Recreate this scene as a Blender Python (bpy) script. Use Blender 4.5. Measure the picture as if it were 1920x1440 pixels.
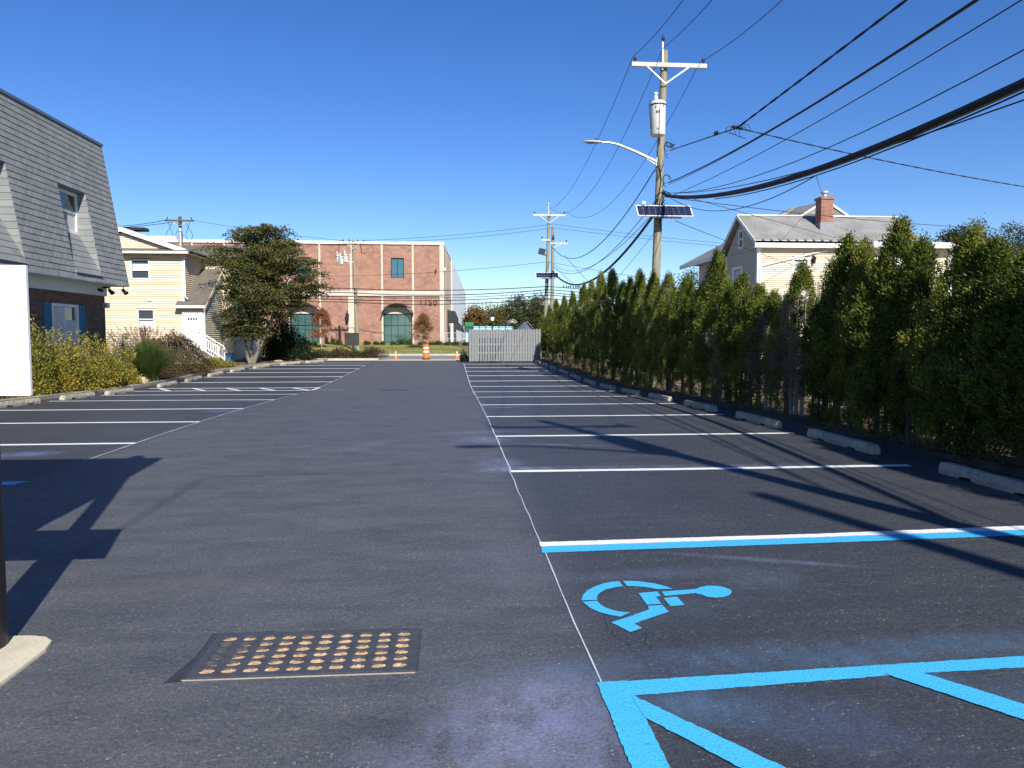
import bpy, bmesh, math, random
import numpy as np
from mathutils import Vector, Matrix

random.seed(7)
rng = np.random.default_rng(11)
for o in list(bpy.data.objects):
    bpy.data.objects.remove(o)
S = bpy.context.scene
COL = S.collection
pi = math.pi

# ------------------------------------------------------------------ camera, sky, sun, exposure
EYE = 1.6                       # eye height of the photographer, metres
FPX = 1420.0                    # focal length in photograph pixels (1920 wide)
TH = math.atan(91 / FPX)        # camera pitched down
PSI = math.atan(114 / FPX * math.cos(TH))   # camera turned right of the lot's axis (+Y)
cam_d = bpy.data.cameras.new('camera')
cam = bpy.data.objects.new('camera', cam_d)
COL.objects.link(cam)
cam.location = (0, 0, EYE)
cam.rotation_euler = (pi / 2 - TH, 0, -PSI)
cam_d.sensor_width = 36
cam_d.lens = 36 * FPX / 1920
cam_d.clip_start = 0.05
cam_d.clip_end = 3000
S.camera = cam

SUN = Vector((0.275, -1.0, 0.73)).normalized()      # towards the sun
W = bpy.data.worlds.new('World')
S.world = W
W.use_nodes = True
nt = W.node_tree
sky = nt.nodes.new('ShaderNodeTexSky')
sky.sky_type = 'NISHITA'
sky.sun_disc = False
sky.sun_elevation = math.asin(SUN.z)
sky.sun_rotation = math.atan2(SUN.x, SUN.y)
sky.air_density = 0.93
sky.dust_density = 0.05
sky.ozone_density = 4.0
sky.altitude = 300
hs = nt.nodes.new('ShaderNodeHueSaturation')
hs.inputs['Saturation'].default_value = 1.25
hs.inputs['Hue'].default_value = 0.513
nt.links.new(sky.outputs[0], hs.inputs['Color'])
nt.links.new(hs.outputs[0], nt.nodes['Background'].inputs[0])
nt.nodes['Background'].inputs[1].default_value = 0.096
sd = bpy.data.lights.new('sun', 'SUN')
sd.energy = 5.0
sd.angle = math.radians(0.53)
sd.color = (1.0, 0.95, 0.87)
sun = bpy.data.objects.new('sun', sd)
COL.objects.link(sun)
sun.rotation_euler = (-SUN).to_track_quat('-Z', 'Y').to_euler()
sun.location = (10, -30, 30)
S.view_settings.view_transform = 'Standard'
S.view_settings.look = 'None'
S.view_settings.gamma = 1
S.view_settings.use_curve_mapping = False
S.view_settings.exposure = 0.6
S.render.resolution_x, S.render.resolution_y = 1024, 768
S.render.engine = 'CYCLES'
S.cycles.max_bounces = 6
S.cycles.transparent_max_bounces = 8

# ------------------------------------------------------------------ surveying helper
_R = Vector((math.cos(PSI), -math.sin(PSI), 0))
_F = Vector((math.sin(PSI) * math.cos(TH), math.cos(PSI) * math.cos(TH), -math.sin(TH)))
_U = Vector((math.sin(PSI) * math.sin(TH), math.cos(PSI) * math.sin(TH), math.cos(TH)))
def sight(px, py, Y=None, X=None):
    """world point on the sight line through a photograph pixel, at a known distance"""
    d = _F + _R * ((px - 960) / FPX) - _U * ((py - 720) / FPX)
    t = Y / d.y if Y is not None else X / d.x
    return Vector((d.x * t, d.y * t, EYE + d.z * t))

# levels of the lot along its axis (it dips to the far drain)
PROFILE = [(-60, 0), (9, 0), (11.8, .012), (14.85, 0), (17.9, -.05), (20.95, -.11), (24, -.2), (27, -.235), (30, -.225), (33, -.17),
           (36.2, -.115), (39.2, -.07), (42.3, 0), (45, .02), (48, .03), (51, .02), (58, .06), (400, .06)]
def _lin(P, y):
    for (a, za), (b, zb) in zip(P, P[1:]):
        if a <= y <= b:
            return za + (zb - za) * (y - a) / (b - a)
    return P[-1][1]
ROWS = [-30 + .5 * i for i in range(161)]
_SM = [sum(_lin(PROFILE, y + k) for k in (-1.2, -.6, 0, .6, 1.2)) / 5 for y in ROWS]
def gz(y):
    i = min(max(int((y + 30) / .5), 0), len(ROWS) - 2)
    return _SM[i] + (_SM[i + 1] - _SM[i]) * (y - ROWS[i]) / .5
LAWN = [(58.0, .09), (59.5, .13), (66, .4), (71, .66), (73, .8), (90, .82), (2000, .8)]

# ------------------------------------------------------------------ materials
def newmat(name):
    m = bpy.data.materials.new(name)
    m.use_nodes = True
    n = m.node_tree.nodes
    return m, n, m.node_tree.links, n['Principled BSDF']
def N(nodes, t, **kw):
    n = nodes.new('ShaderNode' + t)
    for k, v in kw.items():
        setattr(n, k, v)
    return n
def ramp(nodes, stops):
    r = nodes.new('ShaderNodeValToRGB')
    e = r.color_ramp.elements
    e[0].position, e[0].color = stops[0][0], (*stops[0][1], 1)
    e[1].position, e[1].color = stops[-1][0], (*stops[-1][1], 1)
    for p, c in stops[1:-1]:
        x = e.new(p)
        x.color = (*c, 1)
    return r
def g(c, k):
    return tuple(min(1, x * k) for x in c)
def M(name, col, rough=.7, var=.18, scale=3.0, fine=40.0, bump=.15, metallic=0.0, spec=.3, stretch=(1, 1, 1), col2=None, dirt=None):
    """general surface: broad and fine noise in colour, roughness and relief"""
    m, n, l, b = newmat(name)
    tc = N(n, 'TexCoord')
    mp = N(n, 'Mapping')
    mp.inputs['Scale'].default_value = stretch
    l.new(tc.outputs['Object'], mp.inputs[0])
    a = N(n, 'TexNoise'); a.inputs['Scale'].default_value = scale; a.inputs['Detail'].default_value = 5
    f = N(n, 'TexNoise'); f.inputs['Scale'].default_value = fine; f.inputs['Detail'].default_value = 4
    l.new(mp.outputs[0], a.inputs['Vector']); l.new(mp.outputs[0], f.inputs['Vector'])
    mx = N(n, 'Math', operation='MULTIPLY_ADD'); mx.inputs[1].default_value = .55
    l.new(a.outputs[0], mx.inputs[0])
    h = N(n, 'Math', operation='MULTIPLY'); h.inputs[1].default_value = .45
    l.new(f.outputs[0], h.inputs[0]); l.new(h.outputs[0], mx.inputs[2])
    r = ramp(n, [(.3, g(col, 1 - var)), (.5, col), (.7, col2 if col2 else g(col, 1 + var))])
    l.new(mx.outputs[0], r.inputs[0])
    out = r.outputs[0]
    if dirt:
        d = N(n, 'TexNoise'); d.inputs['Scale'].default_value = dirt[1]; d.inputs['Detail'].default_value = 6
        l.new(tc.outputs['Object'], d.inputs['Vector'])
        dr = ramp(n, [(.5, (0, 0, 0)), (.75, (1, 1, 1))]); l.new(d.outputs[0], dr.inputs[0])
        k = N(n, 'Math', operation='MULTIPLY'); k.inputs[1].default_value = dirt[2]; l.new(dr.outputs[0], k.inputs[0])
        mi = N(n, 'Mix', data_type='RGBA')
        l.new(k.outputs[0], mi.inputs[0]); l.new(out, mi.inputs[6]); mi.inputs[7].default_value = (*dirt[0], 1)
        out = mi.outputs[2]
    l.new(out, b.inputs['Base Color'])
    b.inputs['Roughness'].default_value = rough
    b.inputs['Metallic'].default_value = metallic
    b.inputs['Specular IOR Level'].default_value = spec
    if bump:
        bp = N(n, 'Bump'); bp.inputs['Strength'].default_value = bump; bp.inputs['Distance'].default_value = .01
        l.new(mx.outputs[0], bp.inputs['Height']); l.new(bp.outputs[0], b.inputs['Normal'])
    return m
def MS(*a, **k):
    """M with a slightly different tone for every piece"""
    m = M(*a, **k); n = m.node_tree.nodes; l = m.node_tree.links; b = n['Principled BSDF']
    src = b.inputs['Base Color'].links[0].from_socket
    oi = N(n, 'ObjectInfo'); ge = N(n, 'NewGeometry'); ad = N(n, 'Math', operation='ADD'); fr_ = N(n, 'Math', operation='FRACT')
    l.new(oi.outputs['Random'], ad.inputs[0]); l.new(ge.outputs['Random Per Island'], ad.inputs[1]); l.new(ad.outputs[0], fr_.inputs[0])
    r = ramp(n, [(0, (.90, .90, .905)), (.5, (1, 1, 1)), (1, (1.11, 1.11, 1.10))]); l.new(fr_.outputs[0], r.inputs[0])
    x = N(n, 'Mix', data_type='RGBA', blend_type='MULTIPLY'); x.inputs[0].default_value = 1; l.new(src, x.inputs[6]); l.new(r.outputs[0], x.inputs[7]); l.new(x.outputs[2], b.inputs['Base Color'])
    return m
def leafmat(name, stops, trans=.35, rough=.55, objvar=.25):
    m, n, l, b = newmat(name)
    ge = N(n, 'NewGeometry'); oi = N(n, 'ObjectInfo')
    pos = N(n, 'TexNoise'); pos.inputs['Scale'].default_value = 1.6; pos.inputs['Detail'].default_value = 2
    tc = N(n, 'TexCoord'); l.new(tc.outputs['Object'], pos.inputs['Vector'])
    s1 = N(n, 'Math', operation='MULTIPLY_ADD'); s1.inputs[1].default_value = .62
    l.new(ge.outputs['Random Per Island'], s1.inputs[0])
    s2 = N(n, 'Math', operation='MULTIPLY_ADD'); s2.inputs[1].default_value = .9; s2.inputs[2].default_value = -.27
    l.new(pos.outputs[0], s2.inputs[0]); l.new(s2.outputs[0], s1.inputs[2])
    s3 = N(n, 'Math', operation='MULTIPLY_ADD'); s3.inputs[1].default_value = objvar
    l.new(oi.outputs['Random'], s3.inputs[0]); 
    s4 = N(n, 'Math', operation='ADD'); s4.inputs[1].default_value = -objvar / 2
    l.new(s1.outputs[0], s3.inputs[2]); l.new(s3.outputs[0], s4.inputs[0])
    r = ramp(n, stops); l.new(s4.outputs[0], r.inputs[0])
    l.new(r.outputs[0], b.inputs['Base Color'])
    b.inputs['Roughness'].default_value = rough
    b.inputs['Specular IOR Level'].default_value = .12
    t = N(n, 'BsdfTranslucent'); l.new(r.outputs[0], t.inputs[0])
    mx = N(n, 'MixShader'); mx.inputs[0].default_value = trans
    l.new(b.outputs[0], mx.inputs[1]); l.new(t.outputs[0], mx.inputs[2])
    l.new(mx.outputs[0], n['Material Output'].inputs[0])
    return m
def brickmat(name, c1, c2, mortar, bw=.203, bh=.067, mort=.01, blotch=None, vertical=True):
    m, n, l, b = newmat(name)
    tc = N(n, 'TexCoord'); sp = N(n, 'SeparateXYZ'); cb = N(n, 'CombineXYZ'); ad = N(n, 'Math', operation='ADD')
    l.new(tc.outputs['Object'], sp.inputs[0]); l.new(sp.outputs[0], ad.inputs[0]); l.new(sp.outputs[1], ad.inputs[1])
    l.new(ad.outputs[0], cb.inputs[0]); l.new(sp.outputs[2], cb.inputs[1])
    br = N(n, 'TexBrick'); br.inputs['Scale'].default_value = 1
    br.inputs['Brick Width'].default_value = bw; br.inputs['Row Height'].default_value = bh
    br.inputs['Mortar Size'].default_value = mort; br.inputs['Mortar Smooth'].default_value = .2
    br.inputs['Color1'].default_value = (*c1, 1); br.inputs['Color2'].default_value = (*c2, 1); br.inputs['Mortar'].default_value = (*mortar, 1)
    br.inputs['Bias'].default_value = -.1
    l.new(cb.outputs[0], br.inputs['Vector'])
    no = N(n, 'TexNoise'); no.inputs['Scale'].default_value = .9; no.inputs['Detail'].default_value = 8; no.inputs['Roughness'].default_value = .65
    l.new(tc.outputs['Object'], no.inputs['Vector'])
    r = ramp(n, [(.3, (.7, .7, .72)), (.52, (1, 1, 1)), (.72, (1.0, 1.0, 1.0))]); l.new(no.outputs[0], r.inputs[0])
    mu = N(n, 'Mix', data_type='RGBA', blend_type='MULTIPLY'); mu.inputs[0].default_value = 1
    l.new(br.outputs[0], mu.inputs[6]); l.new(r.outputs[0], mu.inputs[7])
    out = mu.outputs[2]
    if blotch:
        n2 = N(n, 'TexNoise'); n2.inputs['Scale'].default_value = 1.7; n2.inputs['Detail'].default_value = 9; n2.inputs['Roughness'].default_value = .7
        mp = N(n, 'Mapping'); mp.inputs['Scale'].default_value = (1, 1, 2.2); mp.inputs['Location'].default_value = (3, 7, 2)
        l.new(tc.outputs['Object'], mp.inputs[0]); l.new(mp.outputs[0], n2.inputs['Vector'])
        r2 = ramp(n, [(.46, (0, 0, 0)), (.68, (.7, .7, .7))]); l.new(n2.outputs[0], r2.inputs[0])
        mi = N(n, 'Mix', data_type='RGBA'); l.new(r2.outputs[0], mi.inputs[0]); l.new(out, mi.inputs[6]); mi.inputs[7].default_value = (*blotch, 1)
        out = mi.outputs[2]
    l.new(out, b.inputs['Base Color'])
    b.inputs['Roughness'].default_value = .85; b.inputs['Specular IOR Level'].default_value = .2
    bp = N(n, 'Bump'); bp.inputs['Strength'].default_value = .4; bp.inputs['Distance'].default_value = .006; bp.invert = True
    l.new(br.outputs['Fac'], bp.inputs['Height']); l.new(bp.outputs[0], b.inputs['Normal'])
    return m
def glassmat(name, col, rough=.05):
    m, n, l, b = newmat(name)
    b.inputs['Base Color'].default_value = (*col, 1)
    b.inputs['Roughness'].default_value = rough
    b.inputs['Specular IOR Level'].default_value = .9
    no = N(n, 'TexNoise'); no.inputs['Scale'].default_value = 1.1
    bp = N(n, 'Bump'); bp.inputs['Strength'].default_value = .03; l.new(no.outputs[0], bp.inputs['Height']); l.new(bp.outputs[0], b.inputs['Normal'])
    return m

# fresh seal-coated asphalt with paint overspray and scuffs that have shapes of their own
STAINS = [  # x, y, rx, ry, angle, colour, strength
    (.28, 3.0, .42, .5, .2, (.25, .27, .43), .72), (-.12, 2.72, .38, .26, .1, (.20, .225, .34), .5), (.50, 3.3, .26, .3, .5, (.22, .25, .41), .55),
    (.52, 2.75, .2, .5, .05, (.19, .22, .40), .55), (1.5, 3.56, 1.7, .20, .06, (.075, .15, .25), .55), (3.4, 3.66, 1.4, .2, .05, (.075, .16, .27), .55), (1.05, 3.1, .3, .22, -.4, (.07, .16, .26), .55), (2.4, 3.15, .8, .16, -.6, (.07, .15, .24), .5), (3.2, 3.3, .7, .14, .05, (.07, .15, .24), .5), (1.25, 4.35, .6, .35, .05, (.07, .10, .13), .5),
    (1.4, 3.0, .7, .28, -.5, (.08, .13, .24), .5), (1.3, 4.9, .75, .14, .08, (.11, .14, .21), .55), (2.05, 4.75, .35, .22, .1, (.09, .16, .22), .5),
    (2.25, 5.15, .75, .06, -.33, (.22, .24, .36), .5), (.45, 5.2, .5, .55, .2, (.13, .14, .2), .4), (.75, 8.95, .55, .16, .1, (.3, .33, .55), .5),
    (.6, 9.35, .35, .5, .1, (.22, .25, .45), .5), (2.8, 9.0, 2.3, .14, -.02, (.17, .19, .28), .6), (.5, 11.5, .5, .4, .3, (.25, .28, .5), .5),
    (.35, 12.4, .9, .22, .15, (.2, .23, .36), .4), (1.6, 10.9, .8, .06, -.25, (.3, .32, .42), .5), (-1.25, 11.0, .22, .75, -.45, (.2, .22, .27), .4),
    (1.2, 17.2, .5, .2, .1, (.3, .33, .6), .55), (.4, 22.5, .9, .25, .2, (.22, .25, .4), .5), (.2, 27.5, 1.1, .3, .1, (.2, .23, .35), .4),
    (-4.0, 25.6, .7, .3, 0, (.3, .33, .4), .5), (-5.7, 10.6, .45, .3, .2, (.24, .27, .55), .6), (-4.95, 16.8, .5, .4, .2, (.2, .22, .45), .5),
    (-5.2, 20.0, .5, .3, .2, (.2, .22, .4), .4), (-.9, 6.6, .9, .35, .3, (.12, .12, .11), .5), (-1.7, 4.9, .8, .3, .1, (.13, .12, .11), .45),
    (-1.2, 30.5, 1.2, .2, .1, (.12, .13, .13), .35)]
def asphalt():
    m, n, l, b = newmat('asphalt_sealcoat')
    ge = N(n, 'NewGeometry')
    P = ge.outputs['Position']
    def noise(sc, det=4, rough=.55, stretch=None):
        t = N(n, 'TexNoise'); t.inputs['Scale'].default_value = sc; t.inputs['Detail'].default_value = det; t.inputs['Roughness'].default_value = rough
        if stretch:
            mp = N(n, 'Mapping'); mp.inputs['Scale'].default_value = stretch; l.new(P, mp.inputs[0]); l.new(mp.outputs[0], t.inputs['Vector'])
        else:
            l.new(P, t.inputs['Vector'])
        return t
    broad = noise(.55, 7, .6, (1, 1.6, 1)); grain = noise(170, 3, .7); mid = noise(14, 6, .7); streak = noise(2.2, 5, .6, (.5, 3.5, 1))
    r = ramp(n, [(.28, (.028, .031, .038)), (.5, (.041, .045, .053)), (.72, (.062, .065, .070))])
    a1 = N(n, 'Math', operation='MULTIPLY_ADD'); a1.inputs[1].default_value = .45; l.new(broad.outputs[0], a1.inputs[0])
    a2 = N(n, 'Math', operation='MULTIPLY_ADD'); a2.inputs[1].default_value = .25; l.new(mid.outputs[0], a2.inputs[0])
    a3 = N(n, 'Math', operation='MULTIPLY'); a3.inputs[1].default_value = .3; l.new(streak.outputs[0], a3.inputs[0])
    l.new(a3.outputs[0], a2.inputs[2]); l.new(a2.outputs[0], a1.inputs[2]); l.new(a1.outputs[0], r.inputs[0])
    # the aisle is dusty, the stalls on both sides are a fresher, blacker coat
    sx = N(n, 'SeparateXYZ'); l.new(P, sx.inputs[0])
    wob = N(n, 'Math', operation='MULTIPLY_ADD'); wob.inputs[1].default_value = .5; wob.inputs[2].default_value = -.25; l.new(mid.outputs[0], wob.inputs[0])
    xw = N(n, 'Math', operation='ADD'); l.new(sx.outputs[0], xw.inputs[0]); l.new(wob.outputs[0], xw.inputs[1])
    e1 = N(n, 'MapRange', interpolation_type='SMOOTHSTEP'); e1.inputs[1].default_value = .95; e1.inputs[2].default_value = .45; l.new(xw.outputs[0], e1.inputs[0])
    e2 = N(n, 'MapRange', interpolation_type='SMOOTHSTEP'); e2.inputs[1].default_value = -4.9; e2.inputs[2].default_value = -4.4; l.new(xw.outputs[0], e2.inputs[0])
    e3 = N(n, 'Math', operation='MULTIPLY'); l.new(e1.outputs[0], e3.inputs[0]); l.new(e2.outputs[0], e3.inputs[1])
    dn = noise(1.3, 9, .76, (1, 2.2, 1)); dr_ = ramp(n, [(.36, (0, 0, 0)), (.70, (1, 1, 1))]); l.new(dn.outputs[0], dr_.inputs[0])
    e4 = N(n, 'Math', operation='MULTIPLY_ADD'); e4.inputs[1].default_value = .55; e4.inputs[2].default_value = .22; l.new(dr_.outputs[0], e4.inputs[0])
    e5 = N(n, 'Math', operation='MULTIPLY'); l.new(e3.outputs[0], e5.inputs[0]); l.new(e4.outputs[0], e5.inputs[1])
    dust = N(n, 'Mix', data_type='RGBA'); l.new(e5.outputs[0], dust.inputs[0]); l.new(r.outputs[0], dust.inputs[6]); dust.inputs[7].default_value = (.122, .124, .127, 1)
    # pale aggregate showing through the seal coat
    vo = N(n, 'TexVoronoi'); vo.inputs['Scale'].default_value = 54; l.new(P, vo.inputs['Vector'])
    vr = ramp(n, [(.22, (1, 1, 1)), (.36, (0, 0, 0))]); l.new(vo.outputs['Distance'], vr.inputs[0])
    wn = N(n, 'SeparateColor'); l.new(vo.outputs['Color'], wn.inputs[0])
    pick = ramp(n, [(.66, (0, 0, 0)), (.98, (1, 1, 1))]); l.new(wn.outputs[0], pick.inputs[0])
    wear = ramp(n, [(.40, (.12, .12, .12)), (.62, (1, 1, 1))]); l.new(streak.outputs[0], wear.inputs[0])
    k1 = N(n, 'Math', operation='MULTIPLY'); l.new(vr.outputs[0], k1.inputs[0]); l.new(pick.outputs[0], k1.inputs[1])
    k2 = N(n, 'Math', operation='MULTIPLY'); l.new(k1.outputs[0], k2.inputs[0]); l.new(wear.outputs[0], k2.inputs[1])
    k3 = N(n, 'Math', operation='MULTIPLY'); k3.inputs[1].default_value = .75; l.new(k2.outputs[0], k3.inputs[0])
    mi = N(n, 'Mix', data_type='RGBA'); l.new(k3.outputs[0], mi.inputs[0]); l.new(dust.outputs[2], mi.inputs[6]); mi.inputs[7].default_value = (.30, .28, .25, 1)
    cur = mi.outputs[2]
    gr_ = noise(105, 2, .6); gr2 = noise(38, 5, .75); ga = N(n, 'Math', operation='MULTIPLY_ADD'); ga.inputs[1].default_value = .5; l.new(gr_.outputs[0], ga.inputs[0])
    gb = N(n, 'Math', operation='MULTIPLY'); gb.inputs[1].default_value = .5; l.new(gr2.outputs[0], gb.inputs[0]); l.new(gb.outputs[0], ga.inputs[2])
    grr = ramp(n, [(.36, (.50, .50, .52)), (.5, (.92, .92, .92)), (.67, (1.75, 1.75, 1.72))]); l.new(ga.outputs[0], grr.inputs[0])
    gm_ = N(n, 'Mix', data_type='RGBA', blend_type='MULTIPLY'); gm_.inputs[0].default_value = 1; l.new(cur, gm_.inputs[6]); l.new(grr.outputs[0], gm_.inputs[7])
    cur = gm_.outputs[2]
    sc = noise(7.5, 6, .7, (.55, 2.4, 1)); scr = ramp(n, [(.60, (0, 0, 0)), (.78, (.5, .5, .5))]); l.new(sc.outputs[0], scr.inputs[0])
    sm = N(n, 'Mix', data_type='RGBA'); l.new(scr.outputs[0], sm.inputs[0]); l.new(cur, sm.inputs[6]); sm.inputs[7].default_value = (.20, .19, .165, 1)
    cur = sm.outputs[2]
    # rare white paint specks
    v2 = N(n, 'TexVoronoi'); v2.inputs['Scale'].default_value = 2.6; l.new(P, v2.inputs['Vector'])
    v2r = ramp(n, [(.010, (1, 1, 1)), (.016, (0, 0, 0))]); l.new(v2.outputs['Distance'], v2r.inputs[0])
    m2 = N(n, 'Mix', data_type='RGBA'); l.new(v2r.outputs[0], m2.inputs[0]); l.new(cur, m2.inputs[6]); m2.inputs[7].default_value = (.45, .45, .43, 1)
    cur = m2.outputs[2]
    mist = noise(3.4, 6, .6, (2.0, .9, 1)); mistf = noise(60, 4, .7)
    ms = N(n, 'Math', operation='MULTIPLY_ADD'); ms.inputs[1].default_value = .55; l.new(mist.outputs[0], ms.inputs[0])
    mf = N(n, 'Math', operation='MULTIPLY'); mf.inputs[1].default_value = .45; l.new(mistf.outputs[0], mf.inputs[0]); l.new(mf.outputs[0], ms.inputs[2])
    mr = ramp(n, [(.37, (0, 0, 0)), (.66, (1, 1, 1))]); l.new(ms.outputs[0], mr.inputs[0])
    for x, y, rx, ry, an, c, s in STAINS:
        mp = N(n, 'Mapping', vector_type='TEXTURE')
        mp.inputs['Location'].default_value = (x, y, 0); mp.inputs['Rotation'].default_value = (0, 0, an); mp.inputs['Scale'].default_value = (rx, ry, 50)
        l.new(P, mp.inputs[0])
        le = N(n, 'VectorMath', operation='LENGTH'); l.new(mp.outputs[0], le.inputs[0])
        mg = N(n, 'MapRange', interpolation_type='SMOOTHSTEP'); mg.inputs[1].default_value = 1.35; mg.inputs[2].default_value = .1; mg.inputs[4].default_value = s
        l.new(le.outputs['Value'], mg.inputs[0])
        mu = N(n, 'Math', operation='MULTIPLY'); l.new(mg.outputs[0], mu.inputs[0]); l.new(mr.outputs[0], mu.inputs[1])
        x2 = N(n, 'Mix', data_type='RGBA'); l.new(mu.outputs[0], x2.inputs[0]); l.new(cur, x2.inputs[6]); x2.inputs[7].default_value = (*c, 1)
        cur = x2.outputs[2]
    # darker overlap seams of the seal coat
    for (xa, ya, xb, yb, w) in [(-2.78, 8.7, -2.72, 5.4, .07), (-2.75, 8.72, -1.3, 8.85, .06)]:
        L = math.hypot(xb - xa, yb - ya)
        mp = N(n, 'Mapping', vector_type='TEXTURE')
        mp.inputs['Location'].default_value = ((xa + xb) / 2, (ya + yb) / 2, 0); mp.inputs['Rotation'].default_value = (0, 0, math.atan2(yb - ya, xb - xa))
        mp.inputs['Scale'].default_value = (L / 2, w, 50); l.new(P, mp.inputs[0])
        ab = N(n, 'VectorMath', operation='ABSOLUTE'); l.new(mp.outputs[0], ab.inputs[0])
        se = N(n, 'SeparateXYZ'); l.new(ab.outputs[0], se.inputs[0])
        q1 = N(n, 'MapRange', interpolation_type='SMOOTHSTEP'); q1.inputs[1].default_value = 1.05; q1.inputs[2].default_value = .8; l.new(se.outputs[0], q1.inputs[0])
        q2 = N(n, 'MapRange', interpolation_type='SMOOTHSTEP'); q2.inputs[1].default_value = 1.2; q2.inputs[2].default_value = .3; l.new(se.outputs[1], q2.inputs[0])
        mu = N(n, 'Math', operation='MULTIPLY'); l.new(q1.outputs[0], mu.inputs[0]); l.new(q2.outputs[0], mu.inputs[1])
        mk = N(n, 'Math', operation='MULTIPLY'); mk.inputs[1].default_value = .38; l.new(mu.outputs[0], mk.inputs[0])
        x2 = N(n, 'Mix', data_type='RGBA'); l.new(mk.outputs[0], x2.inputs[0]); l.new(cur, x2.inputs[6]); x2.inputs[7].default_value = (.022, .024, .034, 1)
        cur = x2.outputs[2]
    l.new(cur, b.inputs['Base Color'])
    rr = ramp(n, [(.3, (.5, .5, .5)), (.7, (.72, .72, .72))]); l.new(mid.outputs[0], rr.inputs[0]); l.new(rr.outputs[0], b.inputs['Roughness'])
    b.inputs['Specular IOR Level'].default_value = .5
    hh = N(n, 'Math', operation='MULTIPLY_ADD'); hh.inputs[1].default_value = .5; l.new(grain.outputs[0], hh.inputs[0]); l.new(vo.outputs['Distance'], hh.inputs[2])
    bp = N(n, 'Bump'); bp.inputs['Strength'].default_value = .35; bp.inputs['Distance'].default_value = .005
    l.new(hh.outputs[0], bp.inputs['Height']); l.new(bp.outputs[0], b.inputs['Normal'])
    return m
def paintmat(name, col, worn):
    m, n, l, b = newmat(name)
    ge = N(n, 'NewGeometry')
    a = N(n, 'TexNoise'); a.inputs['Scale'].default_value = 90; a.inputs['Detail'].default_value = 5; l.new(ge.outputs['Position'], a.inputs['Vector'])
    r = ramp(n, [(.27, worn), (.40, g(col, .92)), (.7, col)]); l.new(a.outputs[0], r.inputs[0]); l.new(r.outputs[0], b.inputs['Base Color'])
    b.inputs['Roughness'].default_value = .5
    bp = N(n, 'Bump'); bp.inputs['Strength'].default_value = .5; bp.inputs['Distance'].default_value = .008
    l.new(a.outputs[0], bp.inputs['Height']); l.new(bp.outputs[0], b.inputs['Normal'])
    return m

ASPHALT = asphalt()
WHITE_PAINT = paintmat('white_road_paint', (.82, .82, .80), (.45, .45, .46))
BLUE_PAINT = paintmat('blue_road_paint', (.060, .455, .76), (.03, .24, .46))
CHALK = paintmat('chalk', (.55, .57, .64), (.12, .13, .16))
STREET = M('street_asphalt', (.20, .195, .185), .9, .2, .4, 30, .2)
CONCRETE = M('concrete', (.42, .39, .33), .9, .22, 2.5, 45, .35, dirt=((.2, .18, .15), 5, .5))
CONCRETE_OLD = M('weathered_concrete', (.38, .335, .255), .92, .3, 4, 60, .6, dirt=((.16, .14, .12), 9, .7))
PAD = M('cream_concrete', (.55, .49, .36), .9, .2, 4, 50, .4, dirt=((.3, .26, .18), 8, .4))
GREY_FLASH = M('lead_flashing', (.22, .225, .235), .6, .2, 4, 30, .1)
KERB = M('kerb_concrete', (.30, .265, .21), .92, .3, 3, 50, .5, dirt=((.12, .10, .08), 6, .7))
SOIL = M('soil_and_grass', (.16, .14, .08), .95, .35, .25, 6, .3, col2=(.14, .17, .06))
MULCH = M('mulch', (.075, .055, .04), .95, .45, 6, 70, .9, col2=(.16, .12, .08))
YARD = M('dry_leaf_litter', (.34, .29, .21), .95, .35, 5, 60, .8, col2=(.5, .44, .34))
LAWN_M = M('lawn', (.26, .255, .08), .95, .3, .5, 14, .6, col2=(.40, .35, .15))
SHINGLE = MS('grey_shingle', (.215, .224, .22), .9, .2, 1.2, 120, .35, stretch=(1, 1, .35), col2=(.265, .273, .265))
ROOF_BROWN = M('brown_roof', (.13, .115, .095), .92, .3, 2, 30, .4)
ROOF_GREY = M('weathered_grey_roof', (.205, .205, .192), .92, .3, 1.1, 16, .6, col2=(.31, .305, .285))
METAL_EDGE = M('roof_edge_metal', (.17, .19, .22), .45, .1, 2, 30, .05, metallic=.5)
BRICK_DARK = brickmat('dark_mixed_brick', (.24, .125, .085), (.085, .066, .058), (.105, .085, .07))
BRICK_RED = brickmat('red_brick', (.30, .122, .08), (.22, .09, .062), (.34, .25, .2), blotch=(.40, .255, .19))
BRICK_ORANGE = brickmat('orange_brick', (.32, .138, .08), (.25, .105, .063), (.35, .255, .2), blotch=(.40, .25, .165))
BRICK_CHIM = brickmat('chimney_brick', (.34, .11, .065), (.17, .06, .045), (.3, .24, .19))
TRIM = M('white_trim', (.78, .77, .73), .5, .06, 2, 20, .05, dirt=((.5, .48, .42), 2.5, .3))
TRIM_COOL = M('white_frieze', (.68, .70, .70), .6, .06, 2, 20, .05)
STONE = M('cream_stucco', (.50, .445, .37), .85, .1, 1.5, 25, .1)
SIDING = M('cream_vinyl_siding', (.64, .525, .37), .55, .05, 1, 18, .06)
SIDING2 = M('pale_cream_siding', (.56, .495, .375), .6, .06, 1, 18, .06, dirt=((.42, .36, .26), 1.5, .3))
SIDING_GREY = M('tan_side_siding', (.58, .51, .38), .6, .06, 1, 18, .06)
SHUTTER = M('blue_shutter', (.035, .16, .27), .55, .1, 3, 30, .1)
GLASS = glassmat('window_glass', (.05, .062, .075))
GLASS_GREEN = glassmat('green_glass', (.05, .115, .11), .08)
GLASS_TEAL = glassmat('teal_glass', (.045, .115, .15), .08)
CURTAIN = M('curtain', (.58, .57, .54), .9, .1, 6, 30, .1)
BLACK = M('black_metal', (.014, .014, .016), .45, .2, 4, 40, .08, spec=.4)
BLACK_CLOTH = M('black_canvas', (.030, .031, .033), .8, .2, 4, 40, .2)
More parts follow.
